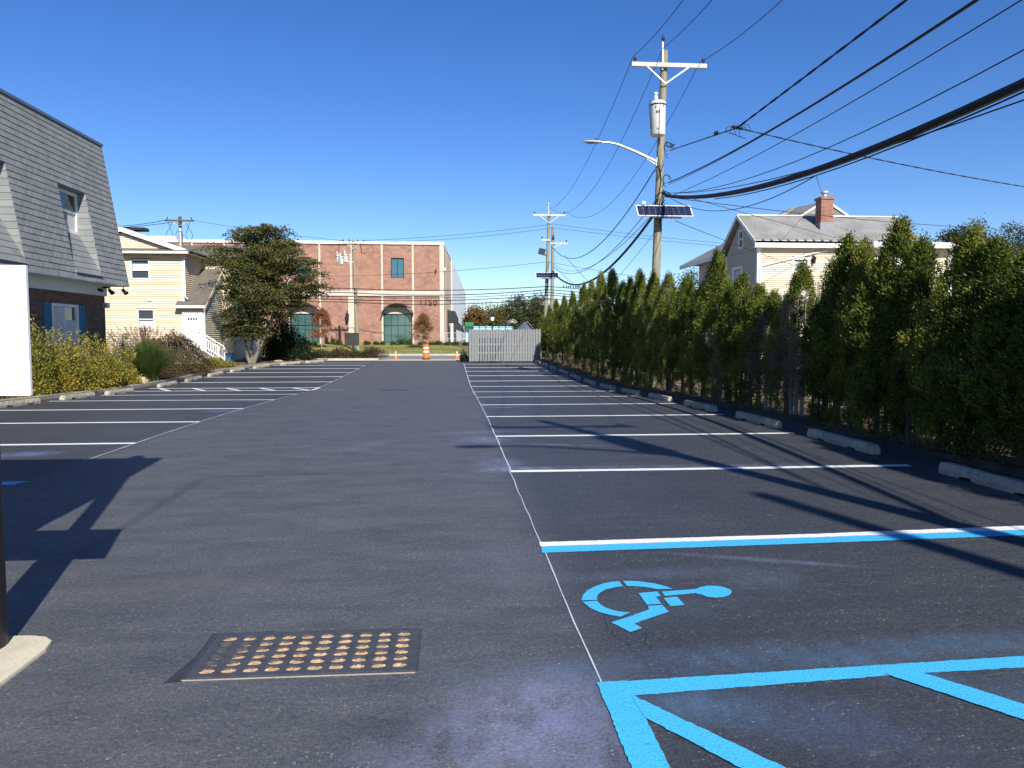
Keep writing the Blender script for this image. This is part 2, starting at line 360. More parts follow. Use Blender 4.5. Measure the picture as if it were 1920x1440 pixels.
BOARD_BLACK = M('board_black', (.032, .032, .028), .65, .25, 2, 30, .1)
FENCE = M('grey_fence_paint', (.20, .207, .21), .75, .14, 3, 40, .25, stretch=(1, 1, .2))
WOOD_POLE = M('weathered_pole_wood', (.23, .215, .145), .92, .35, 3, 40, .9, stretch=(6, 6, .5), col2=(.34, .32, .24))
WOOD_ARM = M('bleached_crossarm_wood', (.50, .47, .40), .9, .18, 3, 30, .4, stretch=(.6, 3, 3))
GALV = M('galvanised_metal', (.52, .53, .53), .42, .12, 6, 50, .05, metallic=.55)
PALE_METAL = M('pale_grey_paint', (.62, .62, .59), .45, .08, 3, 30, .04, dirt=((.4, .38, .33), 4, .35))
LAMP_METAL = M('lamp_aluminium', (.60, .61, .61), .4, .08, 4, 40, .03, metallic=.4)
CABLE = M('cable_rubber', (.012, .012, .014), .6, .2, 3, 30, .1)
PORCELAIN = M('brown_porcelain', (.06, .04, .035), .3, .1, 4, 30, 0)
SOLAR = M('solar_cell_blue', (.014, .019, .055), .18, .15, 5, 30, 0, spec=.6)
SIGN_WHITE = M('sign_white', (.86, .87, .85), .45, .03, 1, 10, .0)
IRON = M('painted_cast_iron', (.05, .054, .064), .6, .35, 12, 95, .5, spec=.5)
SEALPATCH = M('fresh_seal_patch', (.036, .038, .047), .55, .3, 10, 90, .4)
SEDIMENT = M('sandy_sediment', (.44, .295, .165), .95, .35, 22, 120, .9, col2=(.60, .44, .26))
ORANGE = M('traffic_orange', (.80, .155, .022), .5, .06, 4, 30, .03)
REFLECT = M('reflective_white', (.85, .72, .58), .4, .06, 8, 60, .03)
ROCK = M('tan_boulder', (.46, .37, .23), .95, .3, 6, 40, .8)
BARK = M('smooth_bark', (.27, .235, .19), .95, .3, 4, 30, .7, stretch=(3, 3, .8))
BARK_MID = M('grey_brown_bark', (.19, .165, .13), .95, .3, 4, 30, .7, stretch=(3, 3, .8))
BARK_DARK = M('dark_bark', (.10, .08, .06), .95, .3, 4, 30, .7, stretch=(3, 3, .6))
TWIG_GREY = M('grey_dead_twigs', (.27, .235, .195), .95, .25, 5, 40, .3)
MURAL = M('pale_blue_wall', (.33, .62, .74), .8, .12, .6, 8, .05)
GREEN_AWN = M('green_awning', (.02, .17, .06), .7, .15, 2, 20, .05)
WALL_WHITE = M('white_painted_block', (.84, .85, .85), .8, .05, .8, 12, .1, dirt=((.5, .5, .5), .8, .3))
GREY_SHED = M('grey_shed', (.10, .11, .13), .8, .15, 1, 20, .1)

L_ARBOR = leafmat('arborvitae_leaf', [(.0, (.014, .026, .008)), (.3, (.052, .078, .014)), (.52, (.145, .18, .028)), (.8, (.27, .28, .052)), (1, (.32, .22, .07))], .32)
L_ARBOR_DEAD = leafmat('brown_arborvitae', [(.0, (.12, .095, .07)), (.4, (.19, .15, .105)), (.7, (.28, .22, .155)), (1, (.36, .29, .21))], .2)
L_DOG = leafmat('olive_tree_leaf', [(0, (.022, .032, .012)), (.35, (.065, .075, .022)), (.6, (.115, .13, .035)), (.8, (.185, .12, .042)), (1, (.26, .115, .05))], .28)
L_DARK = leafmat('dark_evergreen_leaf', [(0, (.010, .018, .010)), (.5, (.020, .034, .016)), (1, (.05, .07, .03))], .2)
L_YELLOW = leafmat('yellow_autumn_leaf', [(0, (.055, .075, .018)), (.3, (.13, .15, .03)), (.52, (.27, .25, .045)), (.75, (.48, .38, .07)), (1, (.38, .2, .06))], .35)
L_MAPLE = leafmat('weeping_maple_leaf', [(0, (.035, .034, .016)), (.4, (.072, .068, .028)), (.7, (.115, .085, .038)), (1, (.17, .085, .05))], .3)
L_RED = leafmat('red_autumn_leaf', [(0, (.09, .08, .025)), (.3, (.19, .14, .04)), (.6, (.30, .13, .05)), (1, (.36, .06, .05))], .35)
L_FAR1 = leafmat('far_yellow_green_leaf', [(0, (.045, .055, .018)), (.4, (.11, .11, .03)), (.75, (.19, .16, .045)), (1, (.24, .13, .05))], .3)
L_FAR2 = leafmat('far_green_leaf', [(0, (.022, .032, .014)), (.4, (.05, .065, .025)), (.8, (.09, .10, .04)), (1, (.14, .11, .05))], .3)
L_FAR3 = leafmat('far_orange_leaf', [(0, (.07, .055, .025)), (.5, (.19, .11, .04)), (1, (.30, .14, .05))], .3)
L_SHRUB = leafmat('green_shrub_leaf', [(0, (.03, .045, .018)), (.5, (.075, .10, .03)), (1, (.16, .17, .06))], .3)
L_BROWN = leafmat('brown_shrub_leaf', [(0, (.05, .035, .022)), (.5, (.10, .07, .042)), (1, (.16, .11, .065))], .25)
L_GRASS = leafmat('fountain_grass_blade', [(0, (.06, .10, .025)), (.5, (.14, .195, .05)), (1, (.28, .27, .10))], .4)
L_PLUME = leafmat('pink_grass_plume', [(0, (.16, .07, .05)), (.5, (.26, .13, .10)), (1, (.36, .22, .17))], .35)
L_DRY = leafmat('dry_stems', [(0, (.12, .09, .075)), (.5, (.22, .17, .14)), (1, (.34, .27, .22))], .2)
L_LITTER = leafmat('fallen_leaf', [(0, (.10, .07, .04)), (.5, (.24, .17, .09)), (1, (.42, .30, .16))], .1)
L_TURF = leafmat('turf_blade', [(0, (.10, .12, .03)), (.5, (.19, .20, .06)), (1, (.34, .29, .12))], .35)

# ------------------------------------------------------------------ object helpers
def wl(o):
    v = Vector((0, 0, 0))
    while o is not None:
        v += o.location
        o = o.parent
    return v
def props(o, label=None, cat=None, group=None, kind=None):
    if label: o['label'] = label
    if cat: o['category'] = cat
    if group: o['group'] = group
    if kind: o['kind'] = kind
    return o
def thing(name, label, cat, loc=(0, 0, 0), group=None):
    o = bpy.data.objects.new(name, None)
    COL.objects.link(o)
    o.location = loc
    o.empty_display_size = .2
    return props(o, label, cat, group)
def link(name, me, parent=None, loc=None):
    o = bpy.data.objects.new(name, me)
    COL.objects.link(o)
    if parent is not None:
        o.parent = parent
    if loc is not None:
        o.location = Vector(loc) - (wl(parent) if parent is not None else Vector((0, 0, 0)))
    return o
def copy_tree(o, parent=None, loc=None, rz=None, sc=None):
    c = o.copy()
    COL.objects.link(c)
    c.parent = parent
    if loc is not None: c.location = loc
    if rz is not None: c.rotation_euler = (0, 0, rz)
    if sc is not None: c.scale = sc
    for ch in list(o.children):
        copy_tree(ch, c)
    return c
class MB:
    def __init__(s):
        s.v = []; s.f = []
    def add(s, vs, fs):
        k = len(s.v)
        s.v += [tuple(p) for p in vs]
        s.f += [tuple(i + k for i in q) for q in fs]
        return s
    def quad(s, a, b, c, d): return s.add([a, b, c, d], [(0, 1, 2, 3)])
    def obox(s, o, ax, ay, az):
        o, ax, ay, az = map(Vector, (o, ax, ay, az))
        if ax.cross(ay).dot(az) < 0: ax, ay = ay, ax
        P = [o, o + ax, o + ax + ay, o + ay, o + az, o + ax + az, o + ax + ay + az, o + ay + az]
        return s.add(P, [(3, 2, 1, 0), (4, 5, 6, 7), (0, 1, 5, 4), (1, 2, 6, 5), (2, 3, 7, 6), (3, 0, 4, 7)])
    def box(s, x0, x1, y0, y1, z0, z1):
        return s.obox((x0, y0, z0), (x1 - x0, 0, 0), (0, y1 - y0, 0), (0, 0, z1 - z0))
    def bar(s, a, b, w, h, up=(0, 0, 1)):
        a, b = Vector(a), Vector(b)
        d = (b - a).normalized(); up = Vector(up)
        if abs(d.dot(up)) > .98: up = Vector((0, 1, 0))
        sd = d.cross(up).normalized(); u = sd.cross(d)
        return s.obox(a - sd * w / 2 - u * h / 2, b - a, sd * w, u * h)
    def tube(s, pts, r, n=8, caps=True):
        pts = [Vector(p) for p in pts]
        R = r if isinstance(r, (list, tuple)) else [r] * len(pts)
        k = len(s.v); ref = None
        for i, p in enumerate(pts):
            d = (pts[min(i + 1, len(pts) - 1)] - pts[max(i - 1, 0)]).normalized()
            if ref is None:
                ref = Vector((1, 0, 0)) if abs(d.x) < .8 else Vector((0, 1, 0))
            u = (ref - d * ref.dot(d)).normalized(); w = d.cross(u); ref = u
            s.v += [tuple(p + (u * math.cos(2 * pi * j / n) + w * math.sin(2 * pi * j / n)) * R[i]) for j in range(n)]
        for i in range(len(pts) - 1):
            for j in range(n):
                a = k + i * n + j; b = k + i * n + (j + 1) % n
                s.f.append((a, b, b + n, a + n))
        if caps:
            s.f.append(tuple(k + j for j in reversed(range(n))))
            e = k + (len(pts) - 1) * n
            s.f.append(tuple(e + j for j in range(n)))
        return s
    def lathe(s, prof, c=(0, 0, 0), n=16):
        return s.tube([(c[0], c[1], c[2] + z) for r, z in prof], [max(r, .0008) for r, z in prof], n)
    def prism(s, poly, d):
        """poly: 3d points in a plane; d: extrusion vector"""
        P = [Vector(p) for p in poly]; d = Vector(d); m = len(P)
        nn = Vector((0, 0, 0))
        for i in range(m):
            nn += (P[i] - P[0]).cross(P[(i + 1) % m] - P[0])
        if nn.dot(d) < 0: P.reverse()
        return s.add(P + [p + d for p in P], [tuple(reversed(range(m))), tuple(range(m, 2 * m))] + [(i, (i + 1) % m, m + (i + 1) % m, m + i) for i in range(m)])
    def mesh(s, name, mat, off=(0, 0, 0), smooth=False):
        me = bpy.data.meshes.new(name)
        ox, oy, oz = off
        me.from_pydata([(x - ox, y - oy, z - oz) for x, y, z in s.v], [], s.f)
        me.materials.append(mat)
        if smooth:
            me.shade_smooth()
            try: me.set_sharp_from_angle(angle=math.radians(45))
            except Exception: pass
        me.update()
        return me
    def build(s, name, mat, parent=None, smooth=False, bevel=0):
        off = wl(parent) if parent is not None else (0, 0, 0)
        me = s.mesh(name, mat, off, smooth)
        if bevel:
            bm = bmesh.new(); bm.from_mesh(me)
            bmesh.ops.remove_doubles(bm, verts=bm.verts, dist=1e-5)
            es = [e for e in bm.edges if len(e.link_faces) == 2 and e.calc_face_angle(0) > .5]
            bmesh.ops.bevel(bm, geom=es, offset=bevel, segments=2, affect='EDGES', profile=.6)
            bm.to_mesh(me); bm.free()
        return link(name, me, parent)
    def single(s, name, mat, label, cat, group=None, smooth=False, loc=None, bevel=0, kind=None):
        """a thing that is one mesh, origin at its base"""
        if loc is None:
            a = np.array(s.v); loc = (float(a[:, 0].mean()), float(a[:, 1].mean()), float(a[:, 2].min()))
        me = s.mesh(name, mat, loc, smooth)
        if bevel:
            bm = bmesh.new(); bm.from_mesh(me)
            es = [e for e in bm.edges if len(e.link_faces) == 2 and e.calc_face_angle(0) > .5]
            bmesh.ops.bevel(bm, geom=es, offset=bevel, segments=2, affect='EDGES'); bm.to_mesh(me); bm.free()
        o = link(name, me); o.location = loc
        return props(o, label, cat, group, kind)
def structure(name, mb, mat, smooth=False):
    return props(mb.build(name, mat, None, smooth), kind='structure')
def fast_mesh(name, V, F, mat):
    """V (n,3) array, F (m,4) or (m,3) index array"""
    me = bpy.data.meshes.new(name)
    n, m, k = len(V), len(F), F.shape[1]
    me.vertices.add(n); me.vertices.foreach_set('co', V.astype(np.float32).ravel())
    me.loops.add(m * k); me.loops.foreach_set('vertex_index', F.astype(np.int32).ravel())
    me.polygons.add(m); me.polygons.foreach_set('loop_start', np.arange(0, m * k, k, dtype=np.int32))
    me.polygons.foreach_set('loop_total', np.full(m, k, dtype=np.int32))
    me.materials.append(mat)
    me.update(calc_edges=True)
    return me
def unit(a): return a / np.maximum(np.linalg.norm(a, axis=1, keepdims=True), 1e-9)
def leaves(name, P, D, L, Wd, mat, curl=.25, hint=None):
    """one small folded leaf (4-vertex lozenge) per point P along direction D"""
    n = len(P)
    D = unit(D); rnd = unit(rng.normal(size=(n, 3)))
    if hint is not None:      # leaf blades turn their faces to the light, outwards and up
        hd = unit(hint) + rnd * .75
        rnd = np.cross(hd, D)
        Sd = unit(rnd); rnd = np.cross(Sd, D)
    Sd = unit(np.cross(D, rnd)); Nn = np.cross(Sd, D)
    L = np.broadcast_to(np.asarray(L, float), (n,))[:, None]; Wd = np.broadcast_to(np.asarray(Wd, float), (n,))[:, None]
    V = np.empty((n, 4, 3))
    V[:, 0] = P; V[:, 1] = P + D * L * .45 + Sd * Wd * .5 + Nn * L * curl * .3
    V[:, 2] = P + D * L; V[:, 3] = P + D * L * .45 - Sd * Wd * .5 + Nn * L * curl * .3
    return fast_mesh(name, V.reshape(-1, 3), np.arange(4 * n).reshape(n, 4), mat)
def arc(a, b, sag, n=14):
    a, b = Vector(a), Vector(b)
    return [a.lerp(b, i / n) - Vector((0, 0, 4 * sag * (i / n) * (1 - i / n))) for i in range(n + 1)]

# ------------------------------------------------------------------ ground, lot, street
def strip(xs_of_y, ys, z_of):
    mb = MB(); k = None
    for i, y in enumerate(ys):
        xs = xs_of_y(y); k = len(xs)
        mb.v += [(x, y, z_of(x, y)) for x in xs]
    for i in range(len(ys) - 1):
        for j in range(k - 1):
            a = i * k + j
            mb.f.append((a, a + 1, a + 1 + k, a + k))
    return mb
def terrain(x, y):
    if y < 58: return gz(y) - .06
    return _lin(LAWN, y) - .06
ys = [-400, -150, -60] + [-30 + i for i in range(0, 91)] + [61, 63, 66, 68.5, 71, 73, 80, 90, 110, 150, 250, 500, 1000, 2000]
xs = [-1500, -500, -200, -90, -50, -30, -20, -14, -8, -4, 0, 4, 7, 10, 14, 20, 30, 50, 90, 200, 500, 1500]
structure('ground', strip(lambda y: xs, ys, terrain), SOIL)

KL = [(-30, -10.95), (28, -10.95), (34, -11.0), (38, -10.8), (41, -10.25), (43.6, -9.25), (46, -8.35), (48.2, -7.7)]     # left kerb line (y, x)
def kerb_x(y):
    for (a, xa), (b, xb) in zip(KL, KL[1:]):
        if a <= y <= b: return xa + (xb - xa) * (y - a) / (b - a)
    return KL[0][1] if y < KL[0][0] else KL[-1][1]
def right_x(y): return 6.42 - .021 * (y - 7)
def hedge_x(y): return 6.78 - .021 * (y - 9)
lot_rows = [y for y in ROWS if -29 <= y <= 48.01]
lot = structure('parking_lot', strip(lambda y: [kerb_x(y) - .05, -8, -5, -2, 0, 2, 4, right_x(y)], lot_rows, lambda x, y: gz(y)), ASPHALT)
def mark(name, poly, mat, dz=.004, label=None):
    """painted marking: outline in plan, cut along the lot's level rows, draped on the asphalt"""
    bm = bmesh.new()
    f = bm.faces.new([bm.verts.new((x, y, 0)) for x, y in poly])
    if f.normal.z < 0: f.normal_flip()
    lo, hi = min(p[1] for p in poly), max(p[1] for p in poly)
    for y in ROWS:
        if lo < y < hi:
            bmesh.ops.bisect_plane(bm, geom=bm.verts[:] + bm.edges[:] + bm.faces[:], plane_co=(0, y, 0), plane_no=(0, 1, 0))
    bm.normal_update()
    for v in bm.verts: v.co.z = gz(v.co.y) + dz
    for fc in bm.faces:
        if fc.normal.z < 0: fc.normal_flip()
    me = bpy.data.meshes.new(name); bm.to_mesh(me); bm.free(); me.materials.append(mat)
    o = link(name, me, lot)
    if label: o['label'] = label
    return o
def wavy(xa, xb, y, w, slope=0.0, amp=.006, step=.12, jog=0):
    """outline of a hand-sprayed line across the lot"""
    n = max(3, int(abs(xb - xa) / step))
    top, bot = [], []
    ph = random.random() * 6
    for i in range(n + 1):
        x = xa + (xb - xa) * i / n
        b = y + slope * (x - xa) + jog * math.sin(ph + x * .9)
        top.append((x, b + w / 2 + random.uniform(-amp, amp))); bot.append((x, b - w / 2 + random.uniform(-amp, amp)))
    return top + bot[::-1]
RX, LX = .69, -4.66
RLINES = [8.80 + 3.05 * i for i in range(12)]
for i, y in enumerate(RLINES):
    mark('stall_line', wavy(RX, 5.62 - .021 * (y - 8.8), y, min(.22, .13 + .009 * i), .004, .005, jog=.012), WHITE_PAINT)
LLINES = [11.5, 14.4, 17.38, 20.45, 23.35, 25.5, 26.95, 30.1, 33.0, 35.9, 38.8, 41.7, 44.4]
for i, y in enumerate(LLINES):
    x0 = kerb_x(y) + (.55 if y < 40 else .4)
    mark('stall_line', wavy(LX, x0 if y > 15 else -9.8, y, min(.22, .14 + .007 * i), 0, .005, jog=.018), WHITE_PAINT)
for i in range(5):   # hatched walkway between two left stalls
    xh = -10.1 + i * 1.12
    mark('hatch_line', [(xh, 26.9), (xh + .16, 26.9), (xh + .98, 25.55), (xh + .82, 25.55)], WHITE_PAINT, .007)
mark('hatch_line', [(LX, 25.45), (LX + .1, 25.45), (LX + .1, 27.0), (LX, 27.0)], WHITE_PAINT, .007)
def chalk(x, y0, y1, w=.022):
    n = int((y1 - y0) / .25)
    a = [(x + random.uniform(-.006, .006) - w / 2, y0 + (y1 - y0) * i / n) for i in range(n + 1)]
    return a + [(px + w * random.uniform(.6, 1.2), py) for px, py in reversed(a)]
mark('chalk_line', chalk(.68, 3.34, 8.9, .009), CHALK, .003)
mark('chalk_line', chalk(.695, 8.9, 22.3, .017), CHALK, .003)
mark('chalk_line', chalk(.70, 22.3, 43.5, .03), CHALK, .003)
mark('chalk_line', chalk(LX, 9.9, 24.5, .02), CHALK, .003)
mark('chalk_line', chalk(LX, 27.0, 41.5, .028), CHALK, .003)
# accessible stall
def rough(poly, amp=.005, step=.025):
    amp *= .62
    out = []
    for (a, b) in zip(poly, poly[1:] + poly[:1]):
        n = max(1, int(math.hypot(b[0] - a[0], b[1] - a[1]) / step))
        for i in range(n):
            t = i / n
            out.append((a[0] + (b[0] - a[0]) * t + random.uniform(-amp, amp), a[1] + (b[1] - a[1]) * t + random.uniform(-amp, amp)))
    return out
mark('stall_line', rough([(.67, 5.61), (2.9, 5.70), (5.6, 5.83), (5.6, 5.96), (2.95, 5.80), (.67, 5.73)], .006), WHITE_PAINT, .006, 'white stall line with a blue band along its near side')
mark('accessible_stall_line', rough([(.66, 5.45), (2.82, 5.54), (5.6, 5.68), (5.6, 5.84), (2.9, 5.71), (.67, 5.62)], .006), BLUE_PAINT, .004)
sym = [  # stencil pieces of the wheelchair symbol
    [(.775, 4.43), (.80, 4.52), (.84, 4.60), (.90, 4.67), (.97, 4.73), (1.03, 4.755), (1.08, 4.765), (1.085, 4.67), (1.03, 4.65), (.96, 4.61), (.915, 4.56), (.885, 4.50), (.87, 4.43)],
    [(1.105, 4.767), (1.16, 4.765), (1.22, 4.745), (1.30, 4.70), (1.35, 4.645), (1.385, 4.59), (1.285, 4.59), (1.25, 4.62), (1.19, 4.65), (1.14, 4.665), (1.112, 4.668)],
    [(.778, 4.405), (.868, 4.415), (.875, 4.36), (.895, 4.30), (.935, 4.25), (.98, 4.22), (1.02, 4.21), (.95, 4.15), (.90, 4.18), (.845, 4.23), (.805, 4.30)],
    [(1.15, 4.53), (1.275, 4.55), (1.275, 4.47), (1.24, 4.455), (1.24, 4.335), (1.15, 4.325)],
    [(1.30, 4.545), (1.53, 4.575), (1.57, 4.61), (1.62, 4.63), (1.68, 4.625), (1.72, 4.595), (1.742, 4.55), (1.735, 4.50), (1.705, 4.455), (1.655, 4.42), (1.60, 4.41), (1.555, 4.43), (1.53, 4.475), (1.50, 4.50), (1.30, 4.465)],
    [(1.28, 4.43), (1.37, 4.447), (1.372, 4.305), (1.283, 4.29)],
    [(1.152, 4.305), (1.238, 4.315), (1.248, 4.205), (1.06, 4.08), (1.005, 4.04), (1.032, 3.975), (.955, 3.925), (.88, 4.07), (1.02, 4.16), (1.14, 4.245)]]
for p in sym:
    mark('wheelchair_symbol', rough(p, .0022, .012), BLUE_PAINT, .005)
mark('accessible_hatch_line', rough([(.66, 3.35), (2.0, 3.425), (5.6, 3.62), (5.6, 3.47), (2.2, 3.325), (2.04, 3.315), (.8, 3.215)], .006), BLUE_PAINT, .004)
mark('accessible_hatch_line', rough([(.66, 3.352), (.80, 3.36), (.80, .6), (.65, .6)], .006), BLUE_PAINT, .006)
mark('accessible_hatch_line', rough([(.79, 3.215), (.795, 3.02), (2.2, .9), (2.38, 1.0)], .006), BLUE_PAINT, .008)
mark('accessible_hatch_line', rough([(2.03, 3.33), (2.21, 3.335), (3.8, 1.2), (3.62, 1.15)], .006), BLUE_PAINT, .008)
mark('accessible_hatch_line', rough([(3.45, 3.42), (3.63, 3.42), (5.2, 1.4), (5.0, 1.4)], .006), BLUE_PAINT, .008)
mark('accessible_stall_line', rough([(-4.68, 8.42), (-4.62, 8.62), (-9.6, 8.72), (-9.6, 8.50)], .006), BLUE_PAINT, .004)

# cross street, kerbs, lawn, planting beds
structure('street', strip(lambda y: [-300, -60, -20, -8, 0, 8, 20, 60, 300], [50.2, 52, 54, 56, 58.2], lambda x, y: _lin(PROFILE, y) + .0), STREET)
structure('sidewalk', MB().box(-60, 60, 48.02, 50.2, -.2, .05), CONCRETE)
structure('far_kerb', MB().box(-300, 300, 58.2, 58.45, -.2, .20), CONCRETE)
structure('far_sidewalk', MB().box(-300, 300, 58.46, 59.7, -.2, .165), CONCRETE)
lawn_rows = [59.7, 61, 63, 65, 67, 69, 71, 72, 73.2]
structure('lawn', strip(lambda y: [-60, -40, -25, -15, -10, -5, -2, 0, 3, 8, 14], lawn_rows, lambda x, y: _lin(LAWN, y) + .02 + (.0 if x < -1 else -.06 * min(1, (x + 1) / 4) * (y - 59.7) / 3.3)), LAWN_M)
def kerb_strip(path, w, h, base=-.3):
    mb = MB(); k = 0
    for i, (x, y) in enumerate(path):
        a = Vector(path[max(i - 1, 0)]); b = Vector(path[min(i + 1, len(path) - 1)])
        d = (b - a).normalized(); nx = Vector((-d.y, d.x)) * w
        z = gz(y)
        dz = random.uniform(-.008, .008)
        mb.v += [(x, y, z + base), (x + .0, y, z + h - .015 + dz), (x + nx.x * .15, y + nx.y * .15, z + h + dz), (x + nx.x, y + nx.y, z + h + dz), (x + nx.x, y + nx.y, z + base)]
    for i in range(len(path) - 1):
        for j in range(4):
            a = i * 5 + j
            mb.f.append((a + 5, a + 6, a + 1, a))
    mb.f.append((0, 1, 2, 3, 4)); e = (len(path) - 1) * 5
    mb.f.append((e + 4, e + 3, e + 2, e + 1, e))
    return mb
# left kerb in cast lengths with open joints
y = 6.0
seg = 0
kerb_root = thing('kerb', None, None, (-11, 25, 0)); kerb_root['kind'] = 'structure'
while y < 48.1:
    y1 = min(y + 3.0, 48.2)
    n = 6
    pth = [(kerb_x(y + .012 + (y1 - y - .024) * i / n), y + .012 + (y1 - y - .024) * i / n) for i in range(n + 1)]
    kerb_strip(pth, .16, .11 + random.uniform(-.012, .012)).build('kerb_stone', KERB, kerb_root)
    y = y1; seg += 1
structure('planting_bed', strip(lambda y: [-34, -24, -17, -14, -12.5, -11.8, kerb_x(y) - .15], [y for y in ROWS if 4 <= y <= 48.1],
          lambda x, y: gz(y) + .075 + .05 * math.sin(x * 2.1 + y * 1.3) * (1 if x > -16 else 0) * .6), MULCH)
structure('hedge_bed', strip(lambda y: [right_x(y) - .01, right_x(y) + .1, 6.9, 7.4, 8.2], [y for y in ROWS if -12 <= y <= 49],
          lambda x, y: gz(y) + (-.02 if x < right_x(y) + .05 else .05 + .03 * math.sin(x * 3 + y * 2.3))), MULCH)
structure('side_yard', strip(lambda y: [8.2, 10, 12, 15, 20, 30, 45], [y for y in ROWS if -12 <= y <= 49 and y == int(y)],
          lambda x, y: gz(y) + .05 + .02 * math.sin(x + y * 1.7)), YARD)
isl = [(-16, 48.3), (-4.75, 48.3), (-4.6, 48.45), (-4.6, 50.0), (-4.8, 50.15), (-16, 50.15)]
structure('island_kerb', MB().prism([(x, y, -.2) for x, y in isl], (0, 0, .36)), CONCRETE)
structure('island_bed', MB().prism([(-15.8, 48.5, .0), (-4.85, 48.5, .0), (-4.85, 49.95, .0), (-15.8, 49.95, .0)], (0, 0, .185)), MULCH)

# ------------------------------------------------------------------ wheel stops
def wheel_stop_mesh(L=1.83):
    prof = [(-.08, 0), (-.08, .055), (-.052, .125), (.052, .125), (.08, .055), (.08, 0)]
    mb = MB(); xs_ = [-L / 2, -L / 2 + .035, -L / 2 + .08, -.55, -.5, -.34, -.3, .3, .34, .5, .55, L / 2 - .08, L / 2 - .035, L / 2]
    for x in xs_:
        e = min(1, .66 + (L / 2 - abs(x)) / .08 * .34)
        notch = .025 if .33 < abs(x) < .52 else 0
        for (w, z) in prof:
            mb.v.append((x, w * e + random.uniform(-.004, .004), (z * (.8 + .2 * e) if z else notch) + (random.uniform(-.004, .004) if z else 0)))
    m = len(prof)
    for i in range(len(xs_) - 1):
        for j in range(m):
            a = i * m + j; b = i * m + (j + 1) % m
            mb.f.append((a, b, b + m, a + m))
    mb.f.append(tuple(reversed(range(m)))); e = (len(xs_) - 1) * m
    mb.f.append(tuple(range(e, e + m)))
    me = mb.mesh('wheel_stop', CONCRETE_OLD)
    bm = bmesh.new(); bm.from_mesh(me); bmesh.ops.recalc_face_normals(bm, faces=bm.faces)
    bmesh.ops.subdivide_edges(bm, edges=[e for e in bm.edges if e.calc_length() > .2], cuts=3)
    for v in bm.verts: v.co += Vector((0, random.uniform(-.0035, .0035), random.uniform(-.0035, .0035) if v.co.z > .02 else 0))
    bm.to_mesh(me); bm.free()
    return me
WS = [wheel_stop_mesh() for _ in range(3)]
ordn = ['nearest', 'second', 'third', 'fourth', 'fifth', 'sixth', 'seventh', 'eighth', 'ninth', 'tenth', 'eleventh', 'twelfth', 'thirteenth', 'fourteenth']
rs = [(5.74, 7.45), (5.68, 10.6)] + [(5.66 - .02 * (RLINES[i] - 8.8), RLINES[i] + 1.6) for i in range(1, 12)]
for i, (x, y_) in enumerate(rs):
    o = link('wheel_stop', WS[i % 3]); o.location = (x, y_, gz(y_))
    o.rotation_euler = (math.atan2(gz(y_ + .9) - gz(y_ - .9), 1.8) * 0, -math.atan2(gz(y_ + .9) - gz(y_ - .9), 1.8), pi / 2 + .02 + random.uniform(-.02, .02))
    lab = ('large pale concrete wheel stop at the right edge of the picture before the hedge' if i == 0 else
           'grey concrete wheel stop before the hedge, beside the grey fence' if i == len(rs) - 1 else
           f'grey concrete wheel stop before the hedge, {ordn[i]} from the camera')
    props(o, lab, 'wheel stop', 'wheel stops along the hedge')
lsy = [18.9, 21.85, 24.5, 28.5, 31.4, 34.3, 37.2, 40.1, 42.9, 45.3]
for i, y_ in enumerate(lsy):
    o = link('wheel_stop', WS[(i + 1) % 3]); o.location = (kerb_x(y_) + .62, y_, gz(y_))
    dx = kerb_x(y_ + .9) - kerb_x(y_ - .9)
    o.rotation_euler = (0, -math.atan2(gz(y_ + .9) - gz(y_ - .9), 1.8), math.atan2(1.8, dx) + random.uniform(-.03, .03))
    lab = ('sunlit concrete wheel stop below the yellow bush, nearest of the left row' if i == 0 else
           'far sunlit wheel stop at the street end of the left row' if i == len(lsy) - 1 else
           f'sunlit concrete wheel stop along the left kerb, {ordn[i]} from the camera')
    props(o, lab, 'wheel stop', 'wheel stops along the left kerb')

# ------------------------------------------------------------------ catch-basin grates
def oval_plate(cols, rows, px_, py_, a, b, x0, x1, y0, y1, thick=.028):
    """plate with oval holes: every cell is a ring of faces from the hole's edge to the cell's edge, plus hole walls"""
    mb = MB(); n = 20
    cx = [x0 + (x1 - x0) * (i + .5) / cols for i in range(cols)]; cy = [y0 + (y1 - y0) * (j + .5) / rows for j in range(rows)]
    hx, hy = (x1 - x0) / cols / 2, (y1 - y0) / rows / 2
    for x in cx:
        for y_ in cy:
            inn, out = [], []
            for k in range(n):
                t = 2 * pi * (k + .5) / n
                c, s_ = math.cos(t), math.sin(t)
                e = .55
                inn.append((x + a * math.copysign(abs(c) ** e, c) * .98, y_ + b * math.copysign(abs(s_) ** .9, s_)))
                q = max(abs(c), abs(s_))
                out.append((x + hx * c / q, y_ + hy * s_ / q))
            base = len(mb.v)
            mb.v += [(p[0], p[1], 0) for p in inn] + [(p[0], p[1], 0) for p in out] + [(p[0], p[1], -thick) for p in inn]
            for k in range(n):
                k2 = (k + 1) % n
                mb.f.append((base + k, base + n + k, base + n + k2, base + k2))
                mb.f.append((base + k2, base + 2 * n + k2, base + 2 * n + k, base + k))
            # corners of the cell
    bm = bmesh.new(); me = bpy.data.meshes.new('tmp'); me.from_pydata(mb.v, [], mb.f); bm.from_mesh(me)
    return mb
GX0, GX1, GY0, GY1 = -1.245, -.18, 3.545, 4.06
gr = thing('drain_grate', 'dark rectangular catch-basin grate with rows of oval holes in the foreground asphalt', 'drain grate', ((GX0 + GX1) / 2, (GY0 + GY1) / 2, 0))
gm = MB()
pad = .028
cols, rows = 10, 6
ox, oy = (GX0 + GX1) / 2, (GY0 + GY1) / 2
hx, hy = (GX1 - GX0 - 2 * pad) / cols / 2, (GY1 - GY0 - 2 * pad) / rows / 2
ZT = .009
nseg = 24
